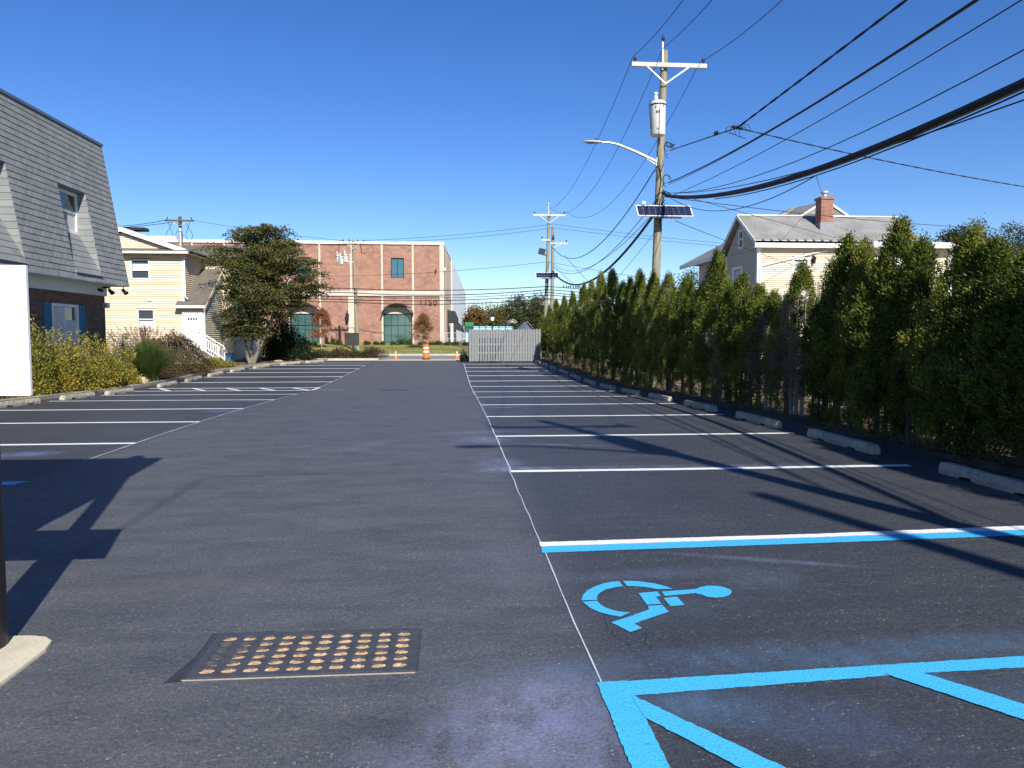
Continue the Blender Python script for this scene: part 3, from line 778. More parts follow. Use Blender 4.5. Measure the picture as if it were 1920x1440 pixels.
for i in range(cols):
    for j in range(rows):
        x = GX0 + pad + hx * (2 * i + 1); yy = GY0 + pad + hy * (2 * j + 1)
        a, b = .0385, .030
        inn, out = [], []
        angs = sorted([2 * pi * k / 20 for k in range(20)] + [math.atan2(sy * hy, sx * hx) % (2 * pi) for sx in (1, -1) for sy in (1, -1)])
        for t in angs:
            c, s_ = math.cos(t), math.sin(t)
            q = max(abs(c) / hx, abs(s_) / hy)
            ox_, oy_ = c / q, s_ / q
            # stadium-shaped hole along the same ray
            lo, hi = 0, .1
            for _ in range(18):
                m_ = (lo + hi) / 2
                dx = max(abs(c * m_) - (a - b), 0)
                if math.hypot(dx, s_ * m_) < b: lo = m_
                else: hi = m_
            inn.append((x + c * lo, yy + s_ * lo)); out.append((x + ox_, yy + oy_))
        n = len(angs); k0 = len(gm.v)
        gm.v += [(p[0], p[1], ZT) for p in inn] + [(p[0], p[1], ZT) for p in out] + [(p[0], p[1], ZT - .03) for p in inn]
        for k in range(n):
            k2 = (k + 1) % n
            gm.f.append((k0 + k, k0 + n + k, k0 + n + k2, k0 + k2))
            gm.f.append((k0 + k2, k0 + 2 * n + k2, k0 + 2 * n + k, k0 + k))
for (x0, x1, y0, y1) in [(GX0, GX1, GY0, GY0 + pad), (GX0, GX1, GY1 - pad, GY1), (GX0, GX0 + pad, GY0 + pad, GY1 - pad), (GX1 - pad, GX1, GY0 + pad, GY1 - pad)]:
    gm.box(x0, x1, y0, y1, -.02, ZT)
gm.build('grate_plate', IRON, gr)
fr = MB()
e = .014
for (x0, x1, y0, y1) in [(GX0 - e, GX1 + e, GY0 - e, GY0 - .006), (GX0 - e, GX1 + e, GY1 + .006, GY1 + e), (GX0 - e, GX0 - .006, GY0 - .006, GY1 + .006), (GX1 + .006, GX1 + e, GY0 - .006, GY1 + .006)]:
    fr.box(x0, x1, y0, y1, -.02, .0065)
fr.build('grate_frame', IRON, gr)
MB().box(GX0 - .01, GX1 + .0, GY0 - .019, GY0 - .0155, -.02, .0055).build('frame_edge', KERB, gr)
sdm = MB()
nx, ny = 110, 54
for j in range(ny + 1):
    for i in range(nx + 1):
        x = GX0 + (GX1 - GX0) * i / nx; yy = GY0 + (GY1 - GY0) * j / ny
        deep = 1 / (1 + math.exp(-((x - GX0 - .16) - .35 * (yy - oy)) / .025)) if yy < GY1 - .1 and yy > GY0 + .1 else 1
        sdm.v.append((x, yy, ZT - .0105 - .016 * (1 - deep) + random.uniform(-.0035, .0035) + .002 * math.sin(x * 40) * math.cos(yy * 60)))
for j in range(ny):
    for i in range(nx):
        a = j * (nx + 1) + i
        sdm.f.append((a, a + 1, a + nx + 2, a + nx + 1))
sdm.build('sediment', SEDIMENT, gr)
# the asphalt under the grate is cut out so that the holes stay open
bm = bmesh.new(); bm.from_mesh(lot.data)
for co, no in [((GX0, 0, 0), (1, 0, 0)), ((GX1, 0, 0), (1, 0, 0)), ((0, GY0, 0), (0, 1, 0)), ((0, GY1, 0), (0, 1, 0))]:
    fs = [f for f in bm.faces if 2.9 < f.calc_center_median().y < 4.6 and -2.2 < f.calc_center_median().x < .6]
    ge_ = list(set(fs) | set(e for f in fs for e in f.edges) | set(v for f in fs for v in f.verts))
    bmesh.ops.bisect_plane(bm, geom=ge_, plane_co=co, plane_no=no)
kill = [f for f in bm.faces if GX0 < f.calc_center_median().x < GX1 and GY0 < f.calc_center_median().y < GY1]
bmesh.ops.delete(bm, geom=kill, context='FACES')
bm.to_mesh(lot.data); bm.free()
mark('seal_patch', rough([(GX0 - .085, GY0 - .04), (GX0 - .0, GY0 - .028), (GX0 - .016, GY0 - .016), (GX0 - .016, GY1 + .016), (GX0 + .3, GY1 + .017), (GX0 + .28, GY1 + .035), (GX0 - .04, GY1 + .025), (GX0 - .035, GY0 + .25)], .005, .04), SEALPATCH, .003)

gz2 = gz(25.25)
g2 = thing('drain_grate', 'small dark slotted drain grate sunk at the low point of the asphalt aisle', 'drain grate', (-1.9, 25.25, gz2))
GB = MB()
for xx0 in (-2.36, -1.86):
    GB.box(xx0, xx0 + .03, 24.95, 25.55, gz2 - .05, gz2 + .009); GB.box(xx0 + .43, xx0 + .46, 24.95, 25.55, gz2 - .05, gz2 + .009)
    GB.box(xx0 + .03, xx0 + .43, 24.95, 24.98, gz2 - .05, gz2 + .009); GB.box(xx0 + .03, xx0 + .43, 25.52, 25.55, gz2 - .05, gz2 + .009)
GB.build('grate_frame', IRON, g2)
for xx0 in (-2.33, -1.83):
    for k in range(8):
        MB().box(xx0 + k * .0535, xx0 + k * .0535 + .026, 24.981, 25.519, gz2 - .03, gz2 + .008).build('grate_bar', IRON, g2)
MB().box(-2.33, -1.43, 24.981, 25.519, gz2 + .0015, gz2 + .003).build('dark_shaft_sheet', BLACK, g2)  # black sheet over the asphalt, stands in for the shaded shaft below the bars

# ------------------------------------------------------------------ pole sign on the left
PANEL_X = sight(57, 742, Y=3.76).x
ps = thing('pole_sign', 'blank white sign panel on a black post at the left edge', 'sign', (-2.38, 3.95, 0))
MB().lathe([(.115, .0), (.122, .03), (.122, 1.15), (.122, 1.16), (.085, 1.17), (.085, 4.6), (.06, 4.65)], (-2.39, 3.95, 0), 24).build('post', BLACK, ps, True)
MB().box(-4.3, PANEL_X, 3.76, 3.783, 1.314, 1.93).build('sign_panel', SIGN_WHITE, ps, bevel=.003)
MB().prism([(x, 3.80, z) for x, z in [(-2.5, 2.6), (-2.42, 2.9), (-2.40, 3.12), (-2.37, 3.3), (-2.25, 3.7), (-2.03, 4.57), (-6.3, 4.57), (-6.3, 1.88), (-2.70, 1.88), (-2.69, 1.96)]], (0, .09, 0)).build('sign_board', SIGN_WHITE, ps)
fp = [(-2.06, 3.2), (-2.055, 3.92), (-2.075, 4.02), (-2.13, 4.075), (-2.22, 4.10), (-5.0, 4.12), (-5.0, 2.0), (-2.1, 2.0)]
MB().prism([(x, y_, -.1) for x, y_ in fp], (0, 0, .122)).build('footing', PAD, ps, bevel=.01)

# ------------------------------------------------------------------ building helpers
def clap(name, mat, parent, o, u, W_, z0, z1, e=.115, holes=(), top=None, d=.038):
    """lapped siding: courses with a sloped face and a lip, cut round the openings.
    o origin, u unit vector along the wall, outward normal = u x z turned so that (u, n) is right handed with z up"""
    o = Vector(o); u = Vector(u).normalized(); n = Vector((u.y, -u.x, 0))
    mb = MB(); z = z0
    while z < z1 - 1e-4:
        ze = min(z + e, z1); zm = (z + ze) / 2
        lo, hi = (0, W_) if top is None else top(zm)
        spans = [(lo, hi)] if hi > lo else []
        for (a, b, za, zb) in holes:
            if za < zm < zb:
                ns = []
                for (p, q) in spans:
                    if b <= p or a >= q: ns.append((p, q)); continue
                    if a > p: ns.append((p, a))
                    if b < q: ns.append((b, q))
                spans = ns
        for p, q in spans:
            A = o + u * p; B = o + u * q; f = n * d
            za_, zb_ = Vector((0, 0, z)), Vector((0, 0, ze))
            mb.quad(A + f + za_, B + f + za_, B + zb_, A + zb_)
            mb.quad(A + za_, B + za_, B + f + za_, A + f + za_)
        z = ze
    return mb.build(name, mat, parent)
def window(parent, o, u, w, h, fw=.07, depth=.06, mull=(), rail=(.5,), frame=TRIM, glass=GLASS, curtain=None, proud=.03, name='window'):
    """framed window: frame > pane children; o = lower corner on the wall"""
    o = Vector(o); u = Vector(u).normalized(); n = Vector((u.y, -u.x, 0)); z = Vector((0, 0, 1))
    mb = MB(); p = n * proud - n * depth
    mb.obox(o + p, u * fw, z * h, n * depth); mb.obox(o + p + u * (w - fw), u * fw, z * h, n * depth)
    mb.obox(o + p + u * fw, u * (w - 2 * fw), z * fw, n * (depth + .004)); mb.obox(o + p + u * fw + z * (h - fw), u * (w - 2 * fw), z * fw, n * (depth + .004))
    for r in rail:
        mb.obox(o + p + u * fw + z * (h * r - fw * .35), u * (w - 2 * fw), z * fw * .7, n * (depth - .012))
    for m_ in mull:
        mb.obox(o + p + u * (w * m_ - fw * .3) + z * fw, u * fw * .6, z * (h - 2 * fw), n * (depth - .016))
    f = mb.build(name, frame, parent)
    ys_ = [0] + [r for r in rail] + [1]; xs_ = [0] + list(mull) + [1]
    for a, b in zip(ys_, ys_[1:]):
        for c, d_ in zip(xs_, xs_[1:]):
            q = MB(); x0 = max(w * c, fw * .9); x1 = min(w * d_, w - fw * .9); z0 = max(h * a, fw * .9); z1 = min(h * b, h - fw * .9)
            q.obox(o + n * (proud - depth + .012) + u * x0 + z * z0, u * (x1 - x0), z * (z1 - z0), n * -.008)
            q.build('pane', glass, f)
    if curtain:
        for (a, b, c, d_) in curtain:
            q = MB().obox(o + n * (proud - depth + .0135) + u * (w * a) + z * (h * c), u * (w * (b - a)), z * (h * (d_ - c)), n * .002)
            q.build('blind', CURTAIN, f)
    return f

# ------------------------------------------------------------------ mansard building, left
mbd = thing('mansard_building', 'grey shingled mansard building over dark brick with blue shutters at the left', 'building', (-16, 23, 0))
MX, MY0, MY1 = -12.52, 12.0, 28.7            # brick face, near end, far corner
zb, zt = 3.379, 8.348
xb, xt = -11.654, -12.457
wm = MB()
WY0, WY1, WZ0, WZ1 = 24.95, 26.65, .9, 2.62
wm.box(-24, MX, MY0, WY0, -.4, 3.02); wm.box(-24, MX, WY1, MY1, -.4, 3.02); wm.box(-24, MX, WY0, WY1, WZ1, 3.02); wm.box(-24, MX, WY0, WY1, -.4, WZ0); wm.box(-24, MX - .25, WY0, WY1, WZ0, WZ1)
wm.build('brick_wall', BRICK_DARK, mbd)
MB().box(-24, MX + .06, MY0, MY1 + .06, 3.02, zb - .02).build('frieze', TRIM_COOL, mbd)
MB().box(-24, xb + .012, MY0, MY1 + .03, zb - .02, zb + .012).build('soffit', TRIM_COOL, mbd)
sl = Vector((xt - xb, 0, zt - zb)); SLN = sl.length; sv = sl / SLN
nrm = Vector((zt - zb, 0, xb - xt)).normalized(); nrm = Vector((abs(nrm.x), 0, abs(nrm.z)))
def face(y, v, out=0): return Vector((xb, y, zb)) + sv * v + nrm * out
def zv(z): return (z - zb) / (zt - zb) * SLN
RECS = [(20.25, 22.05), (24.80, 26.60), (15.7, 17.5)]
RZ0, RZ1, SILL = 3.56, 6.28, 4.93
# roof body behind the shingles, with the window recesses left open
rb = MB()
edges = sorted([MY0, MY1] + [e_ for r in RECS for e_ in r])
def wedge(mb, y0, y1, z0, z1, back=-24):
    v0, v1 = zv(z0), zv(z1)
    a, b = face(y0, v0, -.012), face(y0, v1, -.012)
    mb.prism([a, b, (back, y0, z1), (back, y0, z0)], (0, y1 - y0, 0))
cuts = sorted(RECS)
yy = MY0
for r0, r1 in cuts:
    wedge(rb, yy, r0, zb, zt); yy = r1
wedge(rb, yy, MY1, zb, zt)
WX = -12.40                                      # window plane
for r0, r1 in cuts:
    wedge(rb, r0, r1, RZ1, zt); wedge(rb, r0, r1, zb, RZ0 - .004)
    rb.box(-24, WX - .03, r0, r1, RZ0 - .004, RZ1)
rb.build('roof_body', METAL_EDGE, mbd)
MB().box(-24, xt + .05, MY0, MY1 + .04, zt, zt + .09).build('roof_edge', METAL_EDGE, mbd)
# shingle tabs: thin tilted pieces, course over course
def tab_mesh(w, e):
    m = MB()
    t0, t1 = .019, .003
    # local: x along the course, y up the slope, z out of the roof
    P = [(0, 0, 0), (w, 0, 0), (w, e, 0), (0, e, 0), (0, 0, t0), (w, 0, t0), (w, e, t1), (0, e, t1)]
    m.add(P, [(4, 5, 6, 7), (0, 1, 5, 4), (1, 2, 6, 5), (0, 4, 7, 3), (2, 3, 7, 6)])
    return m
EXP = SLN / 27; TW = .305
tabs = []
def in_rec(y0, y1, v):
    zc = zb + sv.z * v
    for r0, r1 in RECS:
        if RZ0 - .03 < zc < RZ1 - .02:
            if y0 >= r0 and y1 <= r1: return None
            if y0 < r0 < y1: y1 = r0
            elif y0 < r1 < y1: y0 = r1
    return (y0, y1) if y1 - y0 > .03 else None
for c in range(27):
    off = (c % 2) * TW * .5 + (c % 3) * .02
    y = MY0 - off
    while y < MY1:
        a, b = max(y, MY0), min(y + TW - .014, MY1)
        if b - a > .03:
            r = in_rec(a, b, (c + .5) * EXP)
            if r: tabs.append((r[0], r[1], c))
        y += TW
tabs.sort(key=lambda t: (abs(t[0] - 21.3) if t[0] > 19.4 else 99, t[2]))
full = tab_mesh(TW - .014, EXP * 1.02).mesh('shingle', SHINGLE)
basis = Matrix(((0, sv.x, nrm.x), (1, 0, 0), (0, sv.z, nrm.z)))
rest = MB(); cnt = 0
fam = [tab_mesh(TW - .014, EXP * 1.02).mesh('shingle', SHINGLE) for _ in range(1)]
for (a, b, c) in tabs:
    P = face(a, c * EXP, random.uniform(-.002, .003))
    if cnt < 296 and abs((b - a) - (TW - .014)) < 1e-3 and a > 19.4:
        o = link('shingle', full, mbd)
        o.matrix_local = Matrix.Translation(P - Vector((-16, 23, 0))) @ basis.to_4x4()
        cnt += 1
    else:
        t = tab_mesh(b - a, EXP * 1.02)
        rest.add([P + basis @ Vector(v) for v in t.v], t.f)
o = rest.build('shingle', SHINGLE, mbd); o['kind'] = 'stuff'; o.name = 'shingle_courses'
# recess cheeks, aprons, windows
for r0, r1 in cuts:
    for yc, sgn in ((r0, 1), (r1, -1)):
        ck = MB(); nC = 14
        for k in range(nC):
            za = RZ0 + (RZ1 - RZ0) * k / nC; zb2 = RZ0 + (RZ1 - RZ0) * (k + 1) / nC
            A, B = face(0, zv(za), .004), face(0, zv(zb2), .004)
            q = sgn * .012
            ck.prism([(A.x, yc, za), (B.x, yc, zb2), (WX, yc, zb2), (WX, yc, za)], (0, q * (1 - .0), 0))
            ck.prism([(A.x, yc + q, za), (A.x - .001, yc + q, za + .03), (WX, yc + q, za + .03), (WX, yc + q, za)], (0, sgn * .014, 0))
        ck.build('recess_cheek', SHINGLE, mbd)
    ap = MB(); A = Vector((WX + .03, 0, SILL)); B = face(0, zv(RZ0), .05)
    nA = 7
    for k in range(nA):
        p = B.lerp(A, k / nA); q = B.lerp(A, (k + 1) / nA)
        nn = Vector((A.z - B.z, 0, B.x - A.x)).normalized(); nn = Vector((abs(nn.x), 0, abs(nn.z)))
        y = r0 + .018; w_ = .305; y -= (k % 2) * .15
        while y < r1 - .018:
            a_, b_ = max(y, r0 + .018), min(y + w_ - .006, r1 - .018)
            if b_ - a_ > .02:
                ap.prism([p + Vector((0, a_, 0)), q + Vector((0, a_, 0)), q + Vector((0, a_, 0)) + nn * .004, p + Vector((0, a_, 0)) + nn * .018], (0, b_ - a_, 0))
            y += w_
    ap.prism([B + Vector((0, r0 + .018, 0)), A + Vector((0, r0 + .018, 0)), (WX - .02, r0 + .018, SILL), (WX - .02, r0 + .018, RZ0), (B.x, r0 + .018, RZ0)], (0, r1 - r0 - .036, 0))
    ap.build('apron', SHINGLE, mbd)
    window(mbd, (WX + .005, r0 + .016, SILL + .005), (0, 1, 0), r1 - r0 - .032, RZ1 - SILL - .012, .10, .06, rail=(.52,), frame=TRIM, curtain=[(.06, .94, .06, .30), (.66, .94, .3, .5)])
# brick-level window with shutters
f = window(mbd, (MX + .0, WY0, WZ0), (0, 1, 0), WY1 - WY0, WZ1 - WZ0, .09, .1, mull=(.5,), rail=(), frame=TRIM, proud=.035, glass=GLASS, curtain=[(.06, .48, .06, .94), (.55, .95, .06, .7)])
for y0 in (WY0 - .46, WY1 + .02):
    sh = MB().box(MX + .002, MX + .035, y0, y0 + .06, WZ0, WZ1).box(MX + .002, MX + .035, y0 + .38, y0 + .44, WZ0, WZ1).box(MX + .002, MX + .034, y0 + .06, y0 + .38, WZ0, WZ0 + .08).box(MX + .002, MX + .034, y0 + .06, y0 + .38, WZ1 - .08, WZ1).box(MX + .002, MX + .018, y0 + .06, y0 + .38, WZ0 + .08, WZ1 - .08)
    s_ = sh.build('shutter', SHUTTER, mbd)
    sl_ = MB()
    for k in range(20):
        z = WZ0 + .1 + k * .077
        sl_.prism([(MX + .018, y0 + .062, z), (MX + .033, y0 + .062, z + .012), (MX + .033, y0 + .062, z + .02), (MX + .018, y0 + .062, z + .06)], (0, .316, 0))
    sl_.build('louvre', SHUTTER, s_)
fl = MB().box(MX - .1, MX + .25, MY1 - .28, MY1 - .16, zb - .09, zb - .035)
ff = fl.build('floodlight', BLACK, mbd)
for y0, tilt in ((MY1 - .02, .5), (MY1 + .0, .3)):
    pass
for k, (dx, dy) in enumerate([(.12, .0), (.62, .06)]):
    c = Vector((MX + .18 + dx * .9, MY1 - .25 + dy, zb - .05))
    MB().tube([c + Vector((0, 0, .03)), c + Vector((.02, 0, -.09))], .018, 6).tube([c + Vector((-.05, .03, -.08)), c + Vector((.03, -.01, -.14)), c + Vector((.12, -.05, -.21)), c + Vector((.13, -.055, -.22))], [.04, .06, .085, .08], 10).build('lamp_head', BLACK, ff)
MB().box(MX + .001, MX + .19, MY1 - .22, MY1 - .02, 2.6, 2.78).build('wall_light', GALV, mbd, bevel=.02)
MB().tube([(MX + .06, MY1 - .62, 3.22), (MX + .14, MY1 - .62, 3.2), (MX + .22, MY1 - .64, 3.17)], [.05, .055, .045], 12).tube([(MX + .22, MY1 - .64, 3.17), (MX + .225, MY1 - .642, 3.169)], .03, 10).build('security_camera', BLACK, mbd, True)

# ------------------------------------------------------------------ beige house behind the tree
bh = thing('beige_house', 'two storey cream siding house with a white door and small porch behind the bushes', 'house', (-17, 46, 0))
HX0, HX1, HY, HE = -24.0, -14.75, 43.5, 6.12
gr0 = -.1
MB().box(HX0, HX1 - .02, HY + .16, 54, -.5, HE).build('wall_core', SIDING, bh)
holes = [(-17.56 - HX0, -16.52 - HX0, 4.68, 5.78), (-17.28 - HX0, -16.34 - HX0, 1.92, 3.07), (-14.8 - HX0, 0, 0, 0)]
clap('siding', SIDING, bh, (HX0, HY, 0), (1, 0, 0), HX1 - HX0, gr0 + .35, HE, .13, holes)
clap('side_siding', SIDING, bh, (HX1, HY, 0), (0, 1, 0), 10.5, gr0 + .35, HE, .118)
MB().box(HX1 - .07, HX1 + .022, HY - .022, HY + .07, .2, HE).build('corner_board', TRIM, bh)
window(bh, (-17.56, HY, 4.68), (1, 0, 0), 1.04, 1.10, .075, .09, rail=(.46,), proud=.035, curtain=[(.1, .9, .5, .78)])
window(bh, (-17.28, HY, 1.92), (1, 0, 0), .94, 1.15, .075, .09, rail=(.5,), proud=.035, curtain=[(.1, .9, .08, .42)])
MB().box(-16.68, -16.46, HY - .09, HY - .016, 3.5, 3.66).build('light_box', TRIM, bh, bevel=.01)
# low pent roof with gutter, gable above it
pent = MB().prism([(HX0, HY - .42, HE), (HX0, HY - .42, HE + .05), (HX0, HY + .75, HE + .36), (HX0, HY + .75, HE + .28)], (-14.33 - HX0, 0, 0))
pent.build('pent_roof', ROOF_BROWN, bh)
MB().box(HX0, -14.30, HY - .54, HY - .425, HE - .06, HE + .06).build('gutter', TRIM, bh, bevel=.012)
MB().box(HX0, -14.33, HY - .42, HY - .0, HE - .02, HE - .003).box(-14.75, -14.33, HY, HY + 9, HE - .02, HE - .003).build('soffit', SIDING_GREY, bh)
AX, AZ = -18.13, 7.52
slp = .341
gy = HY + .5
def gtop(z): 
    h = (AZ - .22 - z) / slp
    return (AX - h - HX0, AX + h - HX0)
clap('gable_siding', SIDING, bh, (HX0, gy, 0), (1, 0, 0), 8, HE + .2, AZ - .24, .118, (), lambda z: (max(0, gtop(z)[0]), gtop(z)[1]))
MB().prism([(HX0, gy + .03, HE + .1), (AX + (AZ - .2 - HE - .1) / slp, gy + .03, HE + .1), (AX, gy + .03, AZ - .2), (HX0, gy + .03, AZ - .2 - slp * (AX - HX0))], (0, .5, 0)).build('gable_core', SIDING, bh)
rk = MB()
ex = -14.30
for s_ in (1, -1):
    xe = AX + s_ * (ex - AX)
    ze = AZ - slp * (ex - AX)
    rk2 = MB().prism([(AX, gy - .28, AZ), (xe, gy - .28, ze), (xe, gy - .28, ze + .07), (AX, gy - .28, AZ + .07)], (0, 9.2, 0))
    rk2.build('roof_slope', ROOF_BROWN, bh)
    xr = AX + s_ * 3.5; zr = AZ - slp * 3.5
    rk.prism([(AX, gy - .31, AZ - .20), (xr, gy - .31, zr - .20), (xr, gy - .31, zr + .055), (AX, gy - .31, AZ + .055)], (0, .028, 0))
rk.build('rake_board', TRIM, bh)
# rear wing roof facing the lot
MB().prism([(-17.6, 46.0, 6.15), (-17.6, 50.2, 7.34), (-17.6, 54, 6.2)], (5.0, 0, 0)).build('wing_roof', ROOF_BROWN, bh)
MB().box(-17.5, -13.0, 46.6, 53.5, 0, 6.2).build('wing_wall', SIDING_GREY, bh)
# vents and ridge vent
MB().lathe([(.09, 0), (.09, 1.0), (.15, 1.02), (.15, 1.15), (.1, 1.22)], (-16.05, 47.0, 6.75), 14).build('flue', GALV, bh, True)
MB().box(-18.6, -17.4, 45.2, 45.9, 7.58, 7.76).build('roof_vent', BLACK, bh, bevel=.03)
# entry vestibule under a steep shed roof
VX1, VY = -13.62, HY - .12
MB().prism([(HX1, VY + .03, gr0), (VX1 - .02, VY + .03, gr0), (VX1 - .02, VY + .03, 3.2), (HX1, VY + .03, 3.2)], (0, .3, 0)).build('entry_core', SIDING, bh)
clap('entry_siding', SIDING, bh, (HX1, VY, 0), (1, 0, 0), VX1 - HX1, .7, 3.16, .118, [(.0, .98, .7, 2.92)])
vs = .66
MB().prism([(VX1 - .02, VY + .05, gr0), (VX1 - .02, VY + 6.5, gr0), (VX1 - .02, VY + 6.5, 3.2 + 4.1 * vs), (VX1 - .02, VY + 4.2, 3.2 + 4.1 * vs), (VX1 - .02, VY + .05, 3.2)], (-.9, 0, 0)).build('side_core', SIDING_GREY, bh)
sdm_ = clap('entry_side_siding', SIDING_GREY, bh, (VX1, VY, 0), (0, 1, 0), 6.5, .45, 5.9, .118, (), lambda z: (max(0, (z - 3.2) / vs), 6.5))
MB().prism([(-15.12, VY - .28, 3.16), (-15.12, VY - .28, 3.23), (-15.12, VY + 4.3, 3.25 + 4.55 * vs), (-15.12, VY + 4.3, 3.16 + 4.55 * vs)], (1.62, 0, 0)).build('entry_roof', ROOF_BROWN, bh)
MB().box(-15.12, -13.5, VY - .38, VY - .285, 3.10, 3.24).build('entry_gutter', TRIM, bh, bevel=.012)
MB().prism([(-13.497, VY - .28, 3.05), (-13.497, VY + 4.3, 3.05 + 4.55 * vs), (-13.497, VY + 4.3, 3.24 + 4.55 * vs), (-13.497, VY - .28, 3.24)], (.03, 0, 0)).build('entry_rake', SIDING_GREY, bh)
MB().tube([(-13.56, VY - .33, 3.1), (-13.56, VY - .2, 2.95), (-13.62, VY - .05, 2.8), (-13.62, VY - .05, .75)], .04, 8).tube([(-14.6, HY - .06, 6.0), (-14.66, HY - .06, 5.75), (-14.66, HY - .06, 3.75), (-14.5, HY - .1, 3.6)], .04, 8).build('downspout', TRIM, bh, True)
dr = MB().box(-14.72, -13.83, VY - .035, VY + .02, .80, 2.84).build('door', TRIM, bh)
MB().box(-14.82, -14.725, VY - .05, VY + .02, .75, 2.94).box(-13.825, -13.73, VY - .05, VY + .02, .75, 2.94).box(-14.725, -13.825, VY - .05, VY + .02, 2.845, 2.94).build('door_frame', TRIM, bh)
for k in range(4):
    MB().box(-14.53 + k * .14, -14.43 + k * .14, VY - .042, VY - .03, 2.45, 2.57).build('door_pane', GLASS, dr)
MB().box(-14.6, -13.95, VY - .041, VY - .036, 2.30, 2.33).box(-14.6, -14.32, VY - .041, VY - .036, 1.75, 2.2).box(-14.23, -13.95, VY - .041, VY - .036, 1.75, 2.2).build('door_panel', TRIM, dr)
MB().lathe([(.03, 0), (.035, .03), (.02, .06)], (-13.92, VY - .08, 1.75), 8).lathe([(.025, 0), (.025, .04)], (-13.92, VY - .06, 1.93), 8).build('door_handle', BLACK, dr)
# landing, steps and white railing
stp = MB().box(-15.0, -13.55, VY - 1.3, VY - .052, -.3, .74)
for k in range(4):
    stp.box(-13.55 + k * .27, -13.28 + k * .27, VY - 1.3, VY - .06, -.3, .60 - k * .155)
stp.build('porch_steps', CONCRETE, bh)
for yr in (VY - 1.26, VY - .16):
    rl = MB()
    a0, a1, a2 = Vector((-14.9, yr, 1.62)), Vector((-13.55, yr, 1.62)), Vector((-12.55, yr, .98))
    rl.bar(a1, a2, .05, .06).bar(a1 - Vector((0, 0, .68)), a2 - Vector((0, 0, .68)), .04, .05)
    if yr < VY - 1: rl.bar(a0, a1, .05, .06)
    for t in [i / 8 for i in range(1, 8)]:
        p = a1.lerp(a2, t); rl.box(p.x - .013, p.x + .013, yr - .013, yr + .013, p.z - .68, p.z)
    for p in (a1, a2):
        rl.box(p.x - .035, p.x + .035, yr - .036, yr + .036, p.z - .98, p.z + .06)
    rl.build('railing', TRIM, bh)
MB().box(-12.75, -12.3, 43.6, 44.1, -.05, .62).single('storage_bin', SHUTTER, 'small blue bin on the ground beside the white porch railing', 'bin', bevel=.03)

# ------------------------------------------------------------------ brick commercial building across the street
cb = thing('brick_building', 'long red brick commercial building with arched windows and white bands across the street', 'building', (-12, 76, .8))
BY, BZT = 73.0, 10.45
BX0, BX1 = -34.0, -.70
pil = [-.857, -3.60, -6.50, -9.40, -12.30, -15.2, -18.1, -21.0, -23.9, -26.8, -29.7, -32.6]
def bay(i): return pil[i + 1], pil[i]
arched, upper = {1, 4, 7}, {1, 4, 7}
wl_ = {}
for i in range(len(pil) - 1):
    a, b = bay(i)
    for (z0, z1, lv) in ((.3, 5.34, 0), (5.82, 10.2, 1)):
        mb = MB()
        mt = BRICK_ORANGE if (i == 2 and lv == 1) else BRICK_RED
        if lv == 0 and i in arched:
            mb.box(a, b, BY, BY + .4, 4.3, z1); mb.box(a, b, BY, BY + .4, z0, .86); mb.box(a, b, BY + .42, BY + .8, .86, 4.3)
        elif lv == 1 and i in upper:
            m_ = (a + b) / 2; h = .62
            mb.box(a, m_ - h, BY, BY + .4, z0, z1); mb.box(m_ + h, b, BY, BY + .4, z0, z1); mb.box(m_ - h, m_ + h, BY, BY + .4, z0, 7.05); mb.box(m_ - h, m_ + h, BY, BY + .4, 8.93, z1)
            mb.box(m_ - h, m_ + h, BY + .42, BY + .8, 7.05, 8.93)
        else:
            mb.box(a, b, BY, BY + .4, z0, z1)
        mb.build('brick_panel', mt, cb)
for i, x in enumerate(pil):
    w = .22 if i == 0 else .09
    MB().box(x - w, x + w if i else BX1 + .06, BY - .07, BY - .003, .3, 5.34).box(x - w, x + w if i else BX1 + .06, BY - .07, BY - .003, 5.82, 10.2).build('pilaster', STONE, cb)
MB().box(pil[3] - .3, pil[3] + .25, BY - .10, BY - .072, .5, 5.33).build('pilaster', STONE, cb)
MB().box(BX0, BX1 + .08, BY - .12, BY + .02, 5.34, 5.82).build('belt_course', STONE, cb)
MB().box(BX0, BX1 + .08, BY - .14, BY + .4, 10.2, BZT).build('coping', TRIM, cb)
MB().box(-33, -25.8, BY + 1.5, BY + 4, BZT, 10.95).build('parapet', TRIM, cb)
MB().box(BX0, BX1 - .3, BY + .81, 88, .3, 10.3).build('building_core', BRICK_RED, cb)
for i in upper:
    a, b = bay(i); m_ = (a + b) / 2
    window(cb, (m_ - .62, BY, 7.05), (1, 0, 0), 1.24, 1.88, .06, .1, mull=(.5,), rail=(), frame=BLACK, glass=GLASS_TEAL, proud=-.08)
